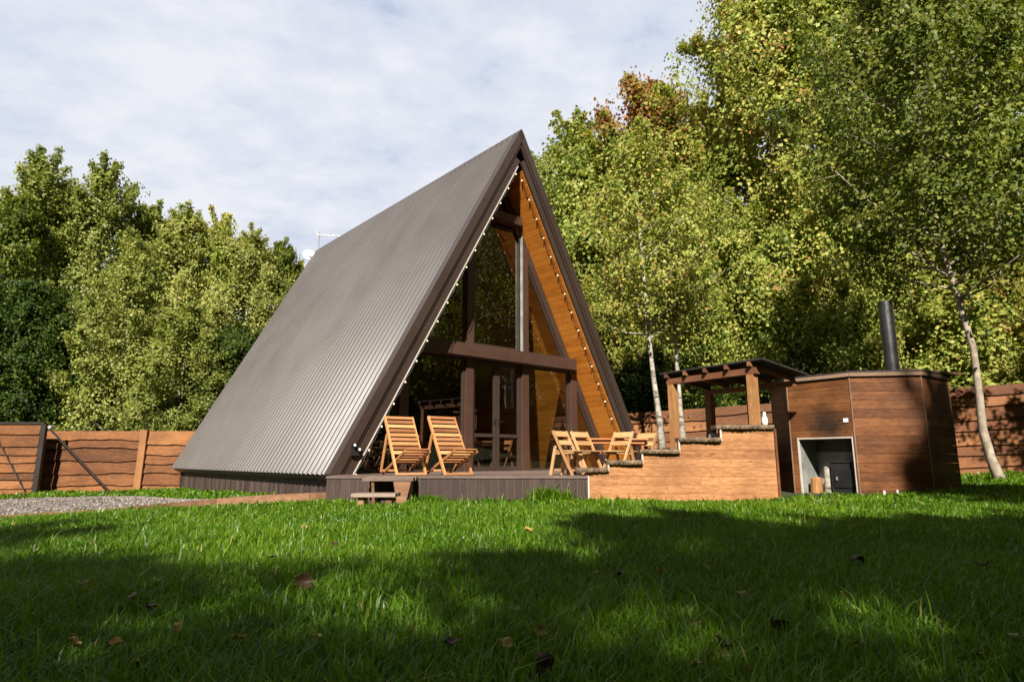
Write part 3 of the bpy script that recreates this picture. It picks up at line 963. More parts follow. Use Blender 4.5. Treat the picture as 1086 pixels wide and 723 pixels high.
for (a, b), (_, _, t) in zip(capx, steps):
    mb = MB(); rough_bar(mb, a, b, YW - .06, YW + .22, t - .06, t); mb.build('coping', M['bark_cap'], wl)
for (a, b, t), (_, _, t2) in zip(steps, steps[1:]):
    mb = MB(); mb.box((b - .012, YW - .035, t - .05), (b + .012, YW - .006, t2 - .05), .6); mb.build('riser_trim', M['trim_white'], wl)
mb = MB(); z = -.8
while z < .4:
    mb.box((4.104, YW + .06, z), (4.13, 13.3, z + .128)); z += .132
mb.build('side_face', M['wall_wood'], wl)
mb = MB(); mb.box((4.102, YW - .02, -.75), (4.137, YW + .055, .47)); mb.build('end_post', M['hut_wood'], wl)

# ------------------------------------------------------------------ octagonal hut
hc = Vector((6.912, 12.542)); HR = 1.568; ph = -2.8997
hv = [Vector((hc.x + HR * math.cos(ph + k * PI / 4), hc.y + HR * math.sin(ph + k * PI / 4))) for k in range(8)]
hut = thing('wooden_hut', 'eight-sided dark brown board hut with a stove opening and flat roof', 'hut', (hc.x, hc.y, -.6))
ZT = 1.47
def face_pt(k, s, z, n=0.0):
    a, b = hv[k], hv[(k + 1) % 8]; d = b - a; nn = Vector((d.y, -d.x)).normalized()
    if nn.dot(a - hc) < 0: nn = -nn
    p = a + d * s + nn * n
    return Vector((p.x, p.y, z))
def face_board(mb, k, s0, s1, z0, z1, n0=-.03, n1=0.0, tint=None):
    vs = [face_pt(k, s0, z0, n1), face_pt(k, s1, z0, n1), face_pt(k, s1, z0, n0), face_pt(k, s0, z0, n0),
          face_pt(k, s0, z1, n1), face_pt(k, s1, z1, n1), face_pt(k, s1, z1, n0), face_pt(k, s0, z1, n0)]
    bc = [(s * 1.2, z, n) for z in (z0, z1) for s, n in ((s0, n1), (s1, n1), (s1, n0), (s0, n0))]
    mb.add(vs, BOXF, tint, bc)
OS0, OS1, OZ = .13, .955, .375
for k in range(8):
    mb = MB(); z = -.85; i = 0
    while z < ZT - .01:
        z1 = min(ZT, z + .158)
        jn = random.uniform(-.002, .003)
        if k == 0 and z1 > OZ and z < OZ: z1 = OZ + .002 if OZ - z > .05 else z1
        if k == 0 and z < OZ - .01:
            face_board(mb, k, .01, OS0 - .02, z, z1 - .005, -.03, jn); face_board(mb, k, OS1 + .012, .99, z, z1 - .005, -.03, jn)
        else:
            face_board(mb, k, .01, .99, z, z1 - .005, -.03, jn)
        z = z1
    wk = mb.build('wall_side', M['hut_sooty'] if k == 0 else M['hut_wood'], hut)
    if k == 0:
        of = MB()
        face_board(of, 0, OS0 - .022, OS0, -.8, OZ + .03, -.03, .012, .5); face_board(of, 0, OS1, OS1 + .014, -.8, OZ + .03, -.03, .012, .5)
        face_board(of, 0, OS0, OS1, OZ, OZ + .025, -.03, .012, .5)
        of.build('opening_frame', M['trim_white'], wk)
for k in range(8):
    p = hv[k] + (hv[k] - hc).normalized() * .002; mb = MB()
    mb.tube([(p.x, p.y, -.85), (p.x, p.y, ZT)], .013, 6, tint=.5)
    mb.build('corner_trim', M['hut_trim'], hut)
mb = MB()
for k in range(8): face_board(mb, k, -.012, 1.012, ZT + .004, ZT + .07, .0, .045)
mb.build('fascia', M['hut_trim'], hut)
mb = MB(); poly = [tuple(hc + (v - hc) * 1.035) for v in hv]; mb.prism(poly, ZT + .074, ZT + .10)
mb.build('roof', M['roofing'], hut)
mb = MB()
a = Vector((6.75, 11.6)); mb.box((6.35, 11.5, ZT + .103), (7.35, 12.1, ZT + .14)); mb.bar((7.1, 11.15, ZT + .121), (8.5, 11.75, ZT + .121), .16, .035); mb.bar((5.1, 12.35, ZT - .02), (5.55, 12.15, ZT + .02), .12, .05)
mb.build('roof_board', M['hut_roof'], hut)
# lined niche: sheet sides, sooted back
nd = -.62
mb = MB()
face_board(mb, 0, OS0 - .015, OS0 - .002, -.8, OZ, nd, -.035, .5)
mb.build('side_panel', M['niche'], hut)
mb = MB(); face_board(mb, 0, OS1 + .002, OS1 + .014, -.8, OZ, nd, -.035, .5); face_board(mb, 0, OS0, OS1, OZ - .012, OZ - .002, nd, -.035, .5); mb.build('lining', M['soot'], hut)
mb = MB(); face_board(mb, 0, OS0, OS1, -.8, .14, nd - .02, nd, .5); mb.build('back_panel', M['niche'], hut)
mb = MB(); face_board(mb, 0, OS0, OS1, .142, OZ, nd - .02, nd, .5); mb.build('back_panel', M['soot'], hut)
mb = MB(); face_board(mb, 0, .0, 1.0, -.86, -.62, nd, -.032, .5); mb.build('hearth', M['soot'], hut)
# stove and logs inside
sv = thing('iron_stove', 'black iron stove standing in the hut opening', 'stove', tuple(face_pt(0, .75, -.62, -.4)))
mb = MB(); face_board(mb, 0, .55, .945, -.60, -.06, -.58, -.12, .5); mb.build('body', M['stove'], sv)
mb = MB(); face_board(mb, 0, .53, .952, -.055, -.03, -.6, -.10, .5); mb.build('top_plate', M['stove'], sv)
mb = MB(); face_board(mb, 0, .6, .9, -.5, -.18, -.118, -.10, .5); d = mb.build('stove_door', M['black'], sv)
mb = MB(); face_board(mb, 0, .63, .65, -.37, -.31, -.098, -.08, .5); mb.build('handle', M['niche'], d)
def log(name, lab, s, z1, r, mat, n):
    p = face_pt(0, s, -.62, n); mb = MB(); mb.tube([(p.x, p.y, -.62), (p.x + .01, p.y, z1 - .02), (p.x + .012, p.y + .004, z1)], [r * 1.08, r, r * .9], 12)
    tag(mb.build(name, mat, origin=(p.x, p.y, -.62)), lab, 'log')
log('firewood_log', 'pale upright log beside the stove in the hut opening', .45, -.14, .06, M['bark_white'], -.2)
log('firewood_log', 'short tan log at the left corner of the hut opening', .28, -.34, .10, M['pergola'], -.16)
# chimney
ch = thing('chimney_pipe', 'dark shiny metal flue pipe rising from the hut roof', 'chimney', (8.02, 13.0, 1.58))
mb = MB(); mb.tube([(8.02, 13.0, 1.50), (8.02, 13.0, 2.45)], .135, 28, cap=False); mb.build('lower_section', M['chimney'], ch, smooth=True)
mb = MB(); mb.tube([(8.02, 13.0, 2.40), (8.02, 13.0, 3.26)], .139, 28, cap=False); mb.build('upper_section', M['chimney'], ch, smooth=True)
mb = MB(); mb.tube([(8.02, 13.0, 3.24), (8.02, 13.0, 3.33)], .146, 28, cap=False); mb.build('rim', M['chimney'], ch, smooth=True)
mb = MB(); face_board(mb, 0, .86, .93, .66, .73, .002, .012, .5); tag(mb.build('name_plate', M['white'], origin=tuple(face_pt(0, .9, .7, .01))), 'tiny white plate on the hut wall above the stove opening', 'plate')
for k, (px, lab) in enumerate(((937, 'short pale stake at the foot of the hut, nearer the stove opening'), (951, 'short pale stake at the foot of the hut, farther from the stove opening'))):
    p = atY(px, 520, 10.85); z = tz(p.x, p.y); mb = MB(); mb.bar((p.x, 10.85, z - .05), (p.x + .015, 10.86, z + .10), .035, .025, up=(0, 1, 0))
    tag(mb.build('stake', M['trim_white'], origin=(p.x, 10.85, z)), lab, 'stake', 'stakes at the foot of the hut')

# ------------------------------------------------------------------ pergola
pg = thing('garden_shelter', 'open lean-to shelter with pale posts and dark flat roof beside the hut', 'shelter', (3.9, 12, .1))
A1 = Vector((3.185, 12.3, 0)); A2 = Vector((4.19, 10.8, 0))
fd = (A2 - A1).normalized(); bd = Vector((-fd.y, fd.x, 0)); 
if bd.x < 0: bd = -bd
for p, zb in ((A1, -.1), (A2, .2)):
    mb = MB(); mb.bar((p.x, p.y, zb), (p.x, p.y, 1.455), .145, .13, up=(fd.x, fd.y, 0)); mb.build('post', M['pergola'], pg)
for p in (A1 + bd * 1.1, A1 + fd * 1.0 + bd * 1.1):
    mb = MB(); mb.bar((p.x, p.y, -.66), (p.x, p.y, 1.312), .14, .14, up=(fd.x, fd.y, 0)); mb.build('post', M['pergola_beam'], pg)
mb = MB(); a = A1 - fd * .10; b = A2 + fd * .12; mb.bar((a.x, a.y, 1.515), (b.x, b.y, 1.515), .13, .11); mb.build('front_beam', M['pergola_beam'], pg)
mb = MB(); a = A1 - fd * .10 + bd * 1.1; b = A2 + fd * .12 + bd * 1.1; mb.bar((a.x, a.y, 1.365), (b.x, b.y, 1.365), .10, .10); mb.build('rear_beam', M['pergola_beam'], pg)
for k in range(5):
    p = A1 + fd * (-.05 + 1.9 * k / 4)
    mb = MB(); a = p - bd * .15; b = p + bd * 1.2; mb.bar((a.x, a.y, 1.63), (b.x, b.y, 1.45), .05, .075); mb.build('roof_rafter', M['pergola_beam'], pg)
a = A1 - fd * .22; mb = MB()
for k in range(9):
    p = A1 + fd * (-.22 + .26 * k)
    q = [p - bd * .12, p + fd * .255 - bd * .12, p + fd * .255 + bd * 1.25, p + bd * 1.25]
    zz = [1.675, 1.675, 1.50, 1.50]
    mb.add([(v.x, v.y, z) for v, z in zip(q, zz)] + [(v.x, v.y, z + .03) for v, z in zip(q, zz)], [(0, 3, 2, 1), (4, 5, 6, 7), (0, 1, 5, 4), (1, 2, 6, 5), (2, 3, 7, 6), (3, 0, 4, 7)])
mb.build('roof', M['roofing'], pg)
# things on the wall coping under the shelter
p = atY(811, 445, 10.25)
mb = MB(); mb.tube([(p.x, 10.25, .53), (p.x, 10.25, .60), (p.x, 10.25, .66), (p.x, 10.25, .70), (p.x, 10.25, .76)], [.04, .048, .044, .024, .022], 12)
tag(mb.build('jug', M['white'], smooth=True, origin=(p.x, 10.25, .53)), 'small white jug on the top coping near the hut', 'jug')
p = atY(755, 461, 10.2); mb = MB()
vs_n = len(mb.v); mb.ball((p.x, 10.2, .36), .06, 9, 6)
tag(mb.build('stone', M['niche'], smooth=True, origin=(p.x, 10.2, .33)), 'rounded grey stone on the coping below the shelter', 'stone')

# ------------------------------------------------------------------ fences
def wavy_board(mb, L0, L1, z0, z1, org, dx, nrm, thick=.024, lean=.045, amp=.02, topamp=0.0):
    """horizontal lapped board, wavy lower edge proud of the board below; L along dx"""
    n = max(6, int((L1 - L0) / .12)); vs = []; fs = []; bc = []
    p1, p2, p3 = [random.uniform(0, 9) for _ in range(3)]
    for i in range(n + 1):
        l = L0 + (L1 - L0) * i / n
        w = amp * (math.sin(l * 2.3 + p1) + .6 * math.sin(l * 6.1 + p2) + .3 * math.sin(l * 15 + p3))
        wt = topamp * (math.sin(l * 2.9 + p2) + .5 * math.sin(l * 7 + p1))
        base = org + dx * l
        for (off, zz) in ((lean + thick, z0 + w), (thick * .6, z1 + wt), (-thick * .4, z1 + wt), (lean, z0 + w)):
            q = base + nrm * off; vs.append((q.x, q.y, zz)); bc.append((l, zz, off))
    for i in range(n):
        for k in range(4): fs.append((i * 4 + k, (i + 1) * 4 + k, (i + 1) * 4 + (k + 1) % 4, i * 4 + (k + 1) % 4))
    fs += [(3, 2, 1, 0), tuple(n * 4 + k for k in range(4))]
    mb.add(vs, fs, None, bc)
def fence_panel(parent, p0, p1, b0, b1, t0, t1, rows, mat, name='board_panel', amp=.02):
    p0 = Vector((*p0, 0)); p1 = Vector((*p1, 0)); d = p1 - p0; L = d.length; d.normalize()
    nrm = Vector((d.y, -d.x, 0))
    if nrm.y > 0: nrm = -nrm
    mb = MB()
    hs = [random.uniform(.7, 1.3) for _ in range(rows)]; sm = sum(hs); c = 0; cum = [0]
    for h in hs: c += h / sm; cum.append(c)
    for r in range(rows):
        k0, k1 = cum[r], cum[r + 1]
        zz0 = b0 + (t0 - b0) * k0; zz1 = b0 + (t0 - b0) * k1 + (.03 if r < rows - 1 else 0)
        wavy_board(mb, 0, L, zz0, zz1, p0, d, nrm, amp=amp)
    # slope the panel by shearing in z
    if abs(b1 - b0) > 1e-4 or abs(t1 - t0) > 1e-4:
        nv = []
        for (x, y, z) in mb.v:
            f = (Vector((x, y, 0)) - p0).dot(d) / L; k = (z - b0) / (t0 - b0)
            zb = b0 + (b1 - b0) * f; zt_ = t0 + (t1 - t0) * f
            nv.append((x, y, zb + (zt_ - zb) * k))
        mb.v = nv
    return mb.build(name, mat, parent)
YF = 18.5
fl = thing('board_fence', 'low sunlit fence of wavy brown boards left of the house', 'fence', (-10.5, YF, -1.0))
fx = [-13.9, -10.78, -8.6]
for a, b in zip(fx, fx[1:]):
    fence_panel(fl, (a, YF), (b, YF), -1.02, -.98, .82, .82, 6, M['fence'])
for x in (-10.78,):
    mb = MB(); mb.bar((x - .02, YF - .10, -1.05), (x + .02, YF - .10, .85), .19, .08, up=(0, 1, 0)); mb.build('post', M['fence_post'], fl)
mb = MB(); mb.box((-13.9, YF + .05, -1.05), (-13.7, YF + .15, .82)); mb.build('post', M['fence_post'], fl)
YG = 17.85
gt = thing('sliding_gate', 'board-clad sliding gate with dark steel frame and tail brace', 'gate', (-14.5, YG, -1.0))
fence_panel(gt, (-17.6, YG), (-13.38, YG), -.98, -.98, .98, .98, 8, M['fence'], amp=.008)
mb = MB()
mb.box((-17.6, YG - .06, .985), (-13.28, YG + .02, 1.045)); mb.box((-17.6, YG - .06, -1.06), (-11.0, YG + .02, -.985)); mb.box((-13.36, YG - .07, -.98), (-13.22, YG + .03, .98))
mb.bar((-14.75, YG - .05, .9), (-13.5, YG - .05, -.94), .04, .045, up=(0, 1, 0)); mb.bar((-13.2, YG - .02, .92), (-11.15, YG - .02, -.95), .04, .045, up=(0, 1, 0))
mb.build('steel_frame', M['dark_steel'], gt)
mb = MB(); mb.tube([(-13.1, YG - .08, .90), (-13.1, YG + .1, .90)], .05, 10); mb.build('guide_roller', M['niche'], gt)
mb = MB(); mb.box((-13.75, YG - .25, -1.08), (-13.25, YG + .0, -1.0)); mb.build('roller_base', M['niche'], gt)

fr = thing('tall_board_fence', 'tall weathered board fence behind the hut and the shelter', 'fence', (8.5, 15.6, -.4))
RP = [((2.9, 18.0), -.75, 1.28), ((5.3, 17.1), -.7, 1.38), ((7.8, 16.1), -.62, 1.50), ((10.3, 15.1), -.42, 1.68), ((12.9, 14.05), -.28, 1.78), ((15.5, 13.0), -.15, 1.9), ((18.5, 11.8), -.05, 2.0)]
for i, (a, b) in enumerate(zip(RP, RP[1:])):
    fence_panel(fr, a[0], b[0], a[1], b[1], a[2], b[2], 8, M['fence'] if i < 2 else M['fence_right'], amp=.013)
    mb = MB(); mb.bar((a[0][0] + .02, a[0][1] + .07, a[1] - .1), (a[0][0] + .02, a[0][1] + .07, a[2]), .12, .1, up=(0, 1, 0)); mb.build('post', M['fence_post'], fr)

# ------------------------------------------------------------------ trees
def leaf_cloud(C, n_each, sig, size, outward=None, rng=rng, hue=None, up=.25):
    """C (k,3) clump centres -> leaf vertices, faces, tints"""
    k = len(C); idx = np.repeat(np.arange(k), n_each); n = len(idx)
    P = C[idx] + np.clip(rng.normal(0, 1, (n, 3)), -1.9, 1.9) * (sig[idx][:, None] if hasattr(sig, '__len__') else sig) * np.array([1, 1, 1.0])
    nrm = rng.normal(0, .62, (n, 3)); nrm[:, 2] += up; nrm[:, 1] -= .0
    if outward is not None: nrm += .8 * outward[idx]
    nrm /= np.linalg.norm(nrm, axis=1)[:, None] + 1e-9
    t = rng.normal(0, 1, (n, 3)); t[:, 2] -= .5
    t -= nrm * np.sum(t * nrm, 1)[:, None]; t /= np.linalg.norm(t, axis=1)[:, None] + 1e-9
    b = np.cross(nrm, t)
    s = size * rng.uniform(.65, 1.35, n)[:, None]
    V = np.empty((n, 4, 3)); V[:, 0] = P; V[:, 1] = P + t * s * .5 + b * s * .42 + nrm * s * .10; V[:, 2] = P + t * s; V[:, 3] = P + t * s * .5 - b * s * .42 + nrm * s * .10
    cl = rng.normal(0, .15, k)[idx]
    ti = np.clip(.45 + cl + rng.normal(0, .16, n), 0, .86)
    if hue is not None: ti = np.clip(ti + hue[idx], 0, 1)
    F = np.arange(n * 4).reshape(n, 4)
    return V.reshape(-1, 3), F, np.repeat(ti, 4)

def make_tree(name, H, cb, Rad, nleaf, lsize, tr, bark, leafmat, seed, lean=(0, 0), shape=1.0, limbs=34, sig=.36, path=None, hue=None, droop=0.0, asc=.35, spray=2):
    r = np.random.default_rng(seed); rd = random.Random(seed)
    # trunk path
    if path is None:
        path = []
        for i in range(9):
            f = i / 8
            path.append(Vector((lean[0] * f + .12 * math.sin(f * 5 + seed), lean[1] * f + .12 * math.cos(f * 4 + seed * 2), H * .96 * f - .3 * (i == 0))))
    rads = [max(.012, tr * (1 - .93 * (i / (len(path) - 1)) ** .85)) for i in range(len(path))]; rads[0] *= 1.35
    tb = MB(); tb.tube(path, rads, 10)
    def at_h(h):
        for a, b in zip(path, path[1:]):
            if a.z <= h <= b.z: return a.lerp(b, (h - a.z) / max(1e-6, b.z - a.z))
        return path[-1].copy()
    C = []; OUT = []; SG = []
    for i in range(limbs):
        f = (i + rd.random()) / limbs; h = cb + (H * .97 - cb) * f
        prof = math.sin(PI * min(1, (.16 + .80 * f) ** shape)) ** .75
        L = Rad * prof * (rd.uniform(.55, 1.05) if rd.random() < .8 else rd.uniform(1.05, 1.3))
        az = i * 2.39996 + rd.uniform(-.4, .4)
        base = at_h(max(cb * .75, h - L * (rd.uniform(.2, .5) + asc)))
        d = Vector((math.cos(az), math.sin(az), 0))
        tip = at_h(h) + d * L + Vector((0, 0, rd.uniform(-.25, .35) * L - droop * L)); mid = base.lerp(tip, .5) + Vector((0, 0, -.06 * L * asc / .35)) + d * (.08 * L)
        r0 = max(.012, tr * .34 * (1 - .75 * f)); tb.tube([base, mid, tip], [r0, r0 * .6, .006], 5, cap=False)
        nsub = 5
        for j in range(nsub):
            u = .38 + .62 * (j + rd.random()) / nsub
            p = (base.lerp(mid, u * 2) if u < .5 else mid.lerp(tip, (u - .5) * 2))
            sd = (Vector((rd.gauss(0, 1), rd.gauss(0, 1), rd.gauss(.1 - droop, .9))) + (tip - base).normalized() * .6).normalized() * (L * .36 * rd.uniform(.4, 1.1) + .12)
            e = p + sd
            if j % 2 == 0: tb.tube([p, e], [r0 * .4, .004], 4, cap=False)
            for q in (p.lerp(e, .35), e):
                C.append(q); OUT.append((q - at_h(q.z - .2 * Rad)).normalized()); SG.append(sig * rd.uniform(.6, 1.25))
        C.append(tip); OUT.append(d); SG.append(sig * .8)
        for q_ in range(spray):
            p = mid.lerp(tip, rd.uniform(.35, 1.0)); dd = (d * rd.uniform(.2, .9) + Vector((rd.gauss(0, .35), rd.gauss(0, .35), rd.uniform(.25, 1.3)))).normalized()
            ln = sig * rd.uniform(1.6, 3.4); e = p + dd * ln + Vector((0, 0, -.1 * ln)); tb.tube([p, e], [.010, .003], 4, cap=False)
            for w_ in range(4):
                C.append(p.lerp(e, .3 + .7 * w_ / 3)); OUT.append(d); SG.append(sig * .30)
    for i in range(int(limbs * .3)):   # ascending twigs at the top
        h = H * rd.uniform(.72, .97); p = at_h(min(h, path[-1].z)); dd = Vector((rd.gauss(0, .45), rd.gauss(0, .45), 1)).normalized(); ln = H * rd.uniform(.05, .12)
        tb.tube([p, p + dd * ln], [.012, .003], 4, cap=False)
        for w_ in range(5): C.append(p + dd * (ln * (.25 + .8 * w_ / 4))); OUT.append(dd); SG.append(sig * (.42 - .05 * w_))
    for i in range(int(limbs * .2)):   # leader twigs
        h = H * rd.uniform(.82, 1.02); q = at_h(min(h, path[-1].z)) + Vector((rd.gauss(0, .22), rd.gauss(0, .22), rd.uniform(0, .25)))
        C.append(q); OUT.append(Vector((0, 0, 1))); SG.append(sig * .6)
    C = np.array([tuple(c) for c in C]); OUT = np.array([tuple(c) for c in OUT]); SG = np.array(SG)
    hu = None
    if hue is not None: hu = hue(C)
    ne = max(4, int(nleaf / len(C)))
    V, F, T = leaf_cloud(C, ne, SG, lsize, OUT, r, hu)
    t = thing(name, '', 'tree', (0, 0, 0), local=True)
    tb.build('trunk', bark, t, smooth=True)
    me = fast_mesh('crown', V, F, 4, T, leafmat)
    co = bpy.data.objects.new('crown', me); COL.objects.link(co); co.parent = t
    return t

def hue_top(frac, amt, seed):
    def f(C):
        r = np.random.default_rng(seed); z = C[:, 2]; k = np.clip((z - z.min()) / (z.max() - z.min()), 0, 1)
        return amt * (k > frac) * r.uniform(.3, 1, len(C))
    return f
def hue_patch(c, rad, amt):
    def f(C): return amt * (np.linalg.norm(C - np.array(c), axis=1) < rad)
    return f
GRP = 'trees of the wood around the garden'
PT = {}
PT['lime'] = make_tree('leafy_tree', 12.0, 1.5, 3.4, 74000, .135, .17, M['bark'], M['leaf_lime'], 11, sig=.30, limbs=44)
PT['lime2'] = make_tree('leafy_tree', 12.0, 1.0, 3.1, 74000, .13, .16, M['bark'], M['leaf_lime'], 23, sig=.29, limbs=46, lean=(.5, 0), hue=hue_top(.55, .22, 5))
PT['mid'] = make_tree('leafy_tree', 11.0, 1.0, 2.8, 68000, .12, .16, M['bark'], M['leaf_mid'], 31, sig=.27, limbs=50, shape=.85, asc=.6)
PT['aspen'] = make_tree('aspen_tree', 10.0, 1.0, 2.2, 60000, .095, .11, M['bark_white'], M['leaf_birch'], 47, sig=.23, limbs=58, shape=.75, asc=.9)
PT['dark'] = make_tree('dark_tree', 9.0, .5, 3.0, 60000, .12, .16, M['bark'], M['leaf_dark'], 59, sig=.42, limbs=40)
PT['rust'] = make_tree('turning_tree', 11.0, 1.2, 2.9, 64000, .12, .15, M['bark'], M['leaf_rust'], 61, sig=.28, limbs=44, hue=hue_top(.84, .34, 3))
PT['tall'] = make_tree('tall_tree', 19.0, 3.0, 3.9, 130000, .135, .24, M['bark_pale'], M['leaf_lime'], 91, sig=.34, limbs=74, asc=.5)
PT['bush'] = make_tree('bushy_tree', 5.0, .2, 2.2, 48000, .10, .07, M['bark'], M['leaf_lime'], 71, sig=.34, limbs=36, shape=.8)
PT['bushd'] = make_tree('bushy_tree', 5.0, .2, 2.2, 50000, .09, .07, M['bark'], M['leaf_dark'], 83, sig=.38, limbs=34, shape=.8)
USED = {}
def crown_h(t):
    if 'ch' not in HT.setdefault(t.name, {}):
        me = [c for c in t.children if c.name.startswith('crown')][0].data
        v = np.empty(len(me.vertices) * 3, np.float32); me.vertices.foreach_get('co', v)
        HT[t.name]['ch'] = float(np.percentile(v[2::3], 99.6))
    return HT[t.name]['ch']
HT = {}
def plant(kind, px, ytop, Y, label, cat='tree', wide=1.0, rz=None, group=GRP):
    p = atY(px, HOR, Y); x = p.x; zb = tz(x, Y) - .05
    ztop = atY(px, ytop, Y).z
    src = PT[kind]
    h = crown_h(src)
    s = (ztop - zb) / h
    if kind in USED: t = copy_tree(src)
    else: t = src; USED[kind] = 1
    t.location = (x, Y, zb); t.rotation_euler = (0, 0, rng.uniform(0, 6.28) if rz is None else rz); t.scale = (s * wide, s * wide, s)
    tag(t, label, cat, group)
    return t
# left of the house
plant('mid', -85, 215, 25, "green tree cut by the photo's left border, over the gate", wide=.9)
plant('aspen', 4, 168, 25, 'tall pale green tree above the gate, highest on the left side', wide=.9)
plant('aspen', 80, 176, 26, 'pale green tree with a pointed top, second highest left of the house', wide=.85)
plant('rust', 42, 205, 28, 'tree with a reddish tinge between the two tallest ones on the left', wide=.8)
plant('mid', -30, 215, 23, 'green tree whose crown fills the left border above the gate', wide=.85)
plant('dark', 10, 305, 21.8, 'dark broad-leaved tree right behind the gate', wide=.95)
plant('aspen', 120, 258, 22, 'slim silvery aspen standing close behind the board fence', wide=1.0)
plant('mid', 138, 222, 28, 'green tree with a round top behind the silvery aspen', wide=.8)
plant('aspen', 176, 226, 27, 'pale slender tree just right of the silvery aspen', wide=1.0)
plant('lime', 212, 232, 28, 'yellow-green tree midway between the gate and the roof', wide=.7)
plant('aspen', 182, 322, 21.8, 'low silvery young tree behind the fence post', wide=1.3)
plant('aspen', 246, 247, 27, 'pale tree whose crown overlooks the lower left roof', wide=.95)
plant('mid', 278, 260, 29, 'green tree between the pale roof-side tree and the antenna', wide=.75)
plant('lime2', 312, 280, 30, 'yellow-green tree rising just behind the ridge antenna', wide=.75)
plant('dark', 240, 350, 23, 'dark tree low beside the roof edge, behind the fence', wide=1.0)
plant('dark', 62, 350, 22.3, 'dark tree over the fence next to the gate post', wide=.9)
# right of the house
plant('aspen', 612, 130, 30, 'pale feathery tree just right of the apex of the house', wide=1.0)
plant('lime', 640, 150, 28, 'yellow-green tree beside the upper right gable edge', wide=.9)
plant('rust', 700, 96, 27, 'tree with a rust brown top, right of the house', wide=.85)
plant('lime2', 752, 112, 28, 'yellow-green tree between the rust-topped tree and the tallest trees', wide=.85)
plant('tall', 840, -25, 24, 'very tall lime green tree whose left flank borders the open sky', wide=.95)
plant('tall', 935, -110, 23.5, 'very tall yellowish tree behind the chimney pipe, its top out of frame', wide=.9)
plant('tall', 1045, -60, 23, 'tall lime green tree behind the leaning trunk on the right', wide=.95)
plant('mid', 1150, -40, 21, 'tall green tree at the right border of the photo', wide=.8)
plant('lime', 645, 292, 23.5, 'lime tree behind the lower right gable edge', wide=1.1)
plant('lime2', 728, 235, 23.0, 'leafy lime tree behind the left half of the shelter', wide=.95)
plant('lime', 800, 215, 22.5, 'leafy lime tree behind the right half of the shelter', wide=.9)
plant('lime2', 880, 205, 22.0, 'leafy lime tree left of the chimney pipe', wide=.85)
plant('lime', 965, 230, 21.0, 'leafy lime tree between the chimney pipe and the leaning trunk', wide=.85)
plant('bush', 1030, 300, 19.3, 'bushy tree behind the fence next to the leaning trunk', cat='bushy tree', wide=1.1)
plant('lime2', 1098, 270, 18.5, 'yellow-leaved tree at the right end of the fence', wide=.75)
plant('bush', 860, 330, 20.0, 'bushy lime tree low behind the gap of shelter and hut', cat='bushy tree', wide=1.0)
plant('bushd', 700, 378, 21.6, 'dark undergrowth bush behind the two birch stems', cat='bush', wide=1.5)
plant('bushd', 790, 390, 20.6, 'dark undergrowth bush seen through the shelter', cat='bush', wide=1.4)
# trees to the side, seen mirrored in the glazing
for kind, x, y, h, lab in (('lime', 14.5, 8.6, 10, 'lime tree inside the right end of the fence'), ('mid', 13.2, 5.2, 8.5, 'green tree beside the right part of the lawn'), ('mid', 19, 8, 13, 'green tree beyond the fence to the right of the garden'), ('lime', 23, 13, 14, 'lime green tree beyond the far corner of the fence'),
                           ('dark', 16.5, 3.5, 9, 'dark tree to the right of the lawn'), ('mid', 21, 0, 13, 'green tree far to the right of the lawn'), ('dark', 24, 5, 11, 'dark tree deep in the wood on the right'), ('lime2', 19, -6, 12, 'yellow-green tree to the right behind the viewer')):
    t = copy_tree(PT[kind]); s = h / {'mid': 11, 'lime': 12, 'dark': 9, 'lime2': 12}[kind]
    t.location = (x, y, tz(x, y) - .05); t.rotation_euler = (0, 0, rng.uniform(0, 6)); t.scale = (s, s, s); tag(t, lab, 'tree', GRP)
# two birches inside the garden
def birch(px_path, Y, H, label, seed, Rad=1.35, tr=.085, n=26000, cb=None, mat=M['leaf_birch'], bark=M['bark_white'], ls=.085, name='birch_tree', limbs=38, sig=.26, hue=None):
    pts = [atY(x, y, Y) for x, y in px_path]; b = pts[0]
    path = [Vector((p.x - b.x, .12 * math.sin(i * 1.1), p.z - b.z)) for i, p in enumerate(pts)]
    path[0].z -= .35
    path.append(path[-1] + Vector((.05, .05, (H - path[-1].z) * .5))); path.append(Vector((path[-1].x, path[-1].y, H)))
    t = make_tree(name, H, cb if cb else 2.2, Rad, n, ls, tr, bark, mat, seed, path=path, limbs=limbs, sig=sig, hue=hue)
    t.location = (b.x, Y, b.z); tag(t, label, 'tree'); return t
birch([(704, 480), (700, 440), (694, 400), (689, 365), (684, 320), (680, 270), (676, 210)], 15.2, 8.4, 'slim birch with white stem standing left of the shelter post', 101, mat=M['leaf_lime'], Rad=1.35, cb=3.3, n=15000)
birch([(727, 478), (723, 440), (720, 400), (716, 360), (714, 310), (716, 260)], 16.0, 7.2, 'second slim birch with white stem, just behind the shelter post', 103, mat=M['leaf_lime'], Rad=1.2, cb=3.3, n=11500)
birch([(1067, 512), (1055, 485), (1046, 455), (1038, 420), (1028, 370), (1012, 315), (1001, 262), (990, 200), (978, 130), (968, 60)], 12.6, 11.8, 'leaning tree with curved pale trunk beside the right end of the hut', 107, Rad=2.5, tr=.10, n=52000, cb=4.7, mat=M['leaf_shade'], bark=M['bark_pale'], ls=.09, name='leaning_tree', limbs=60, sig=.34)

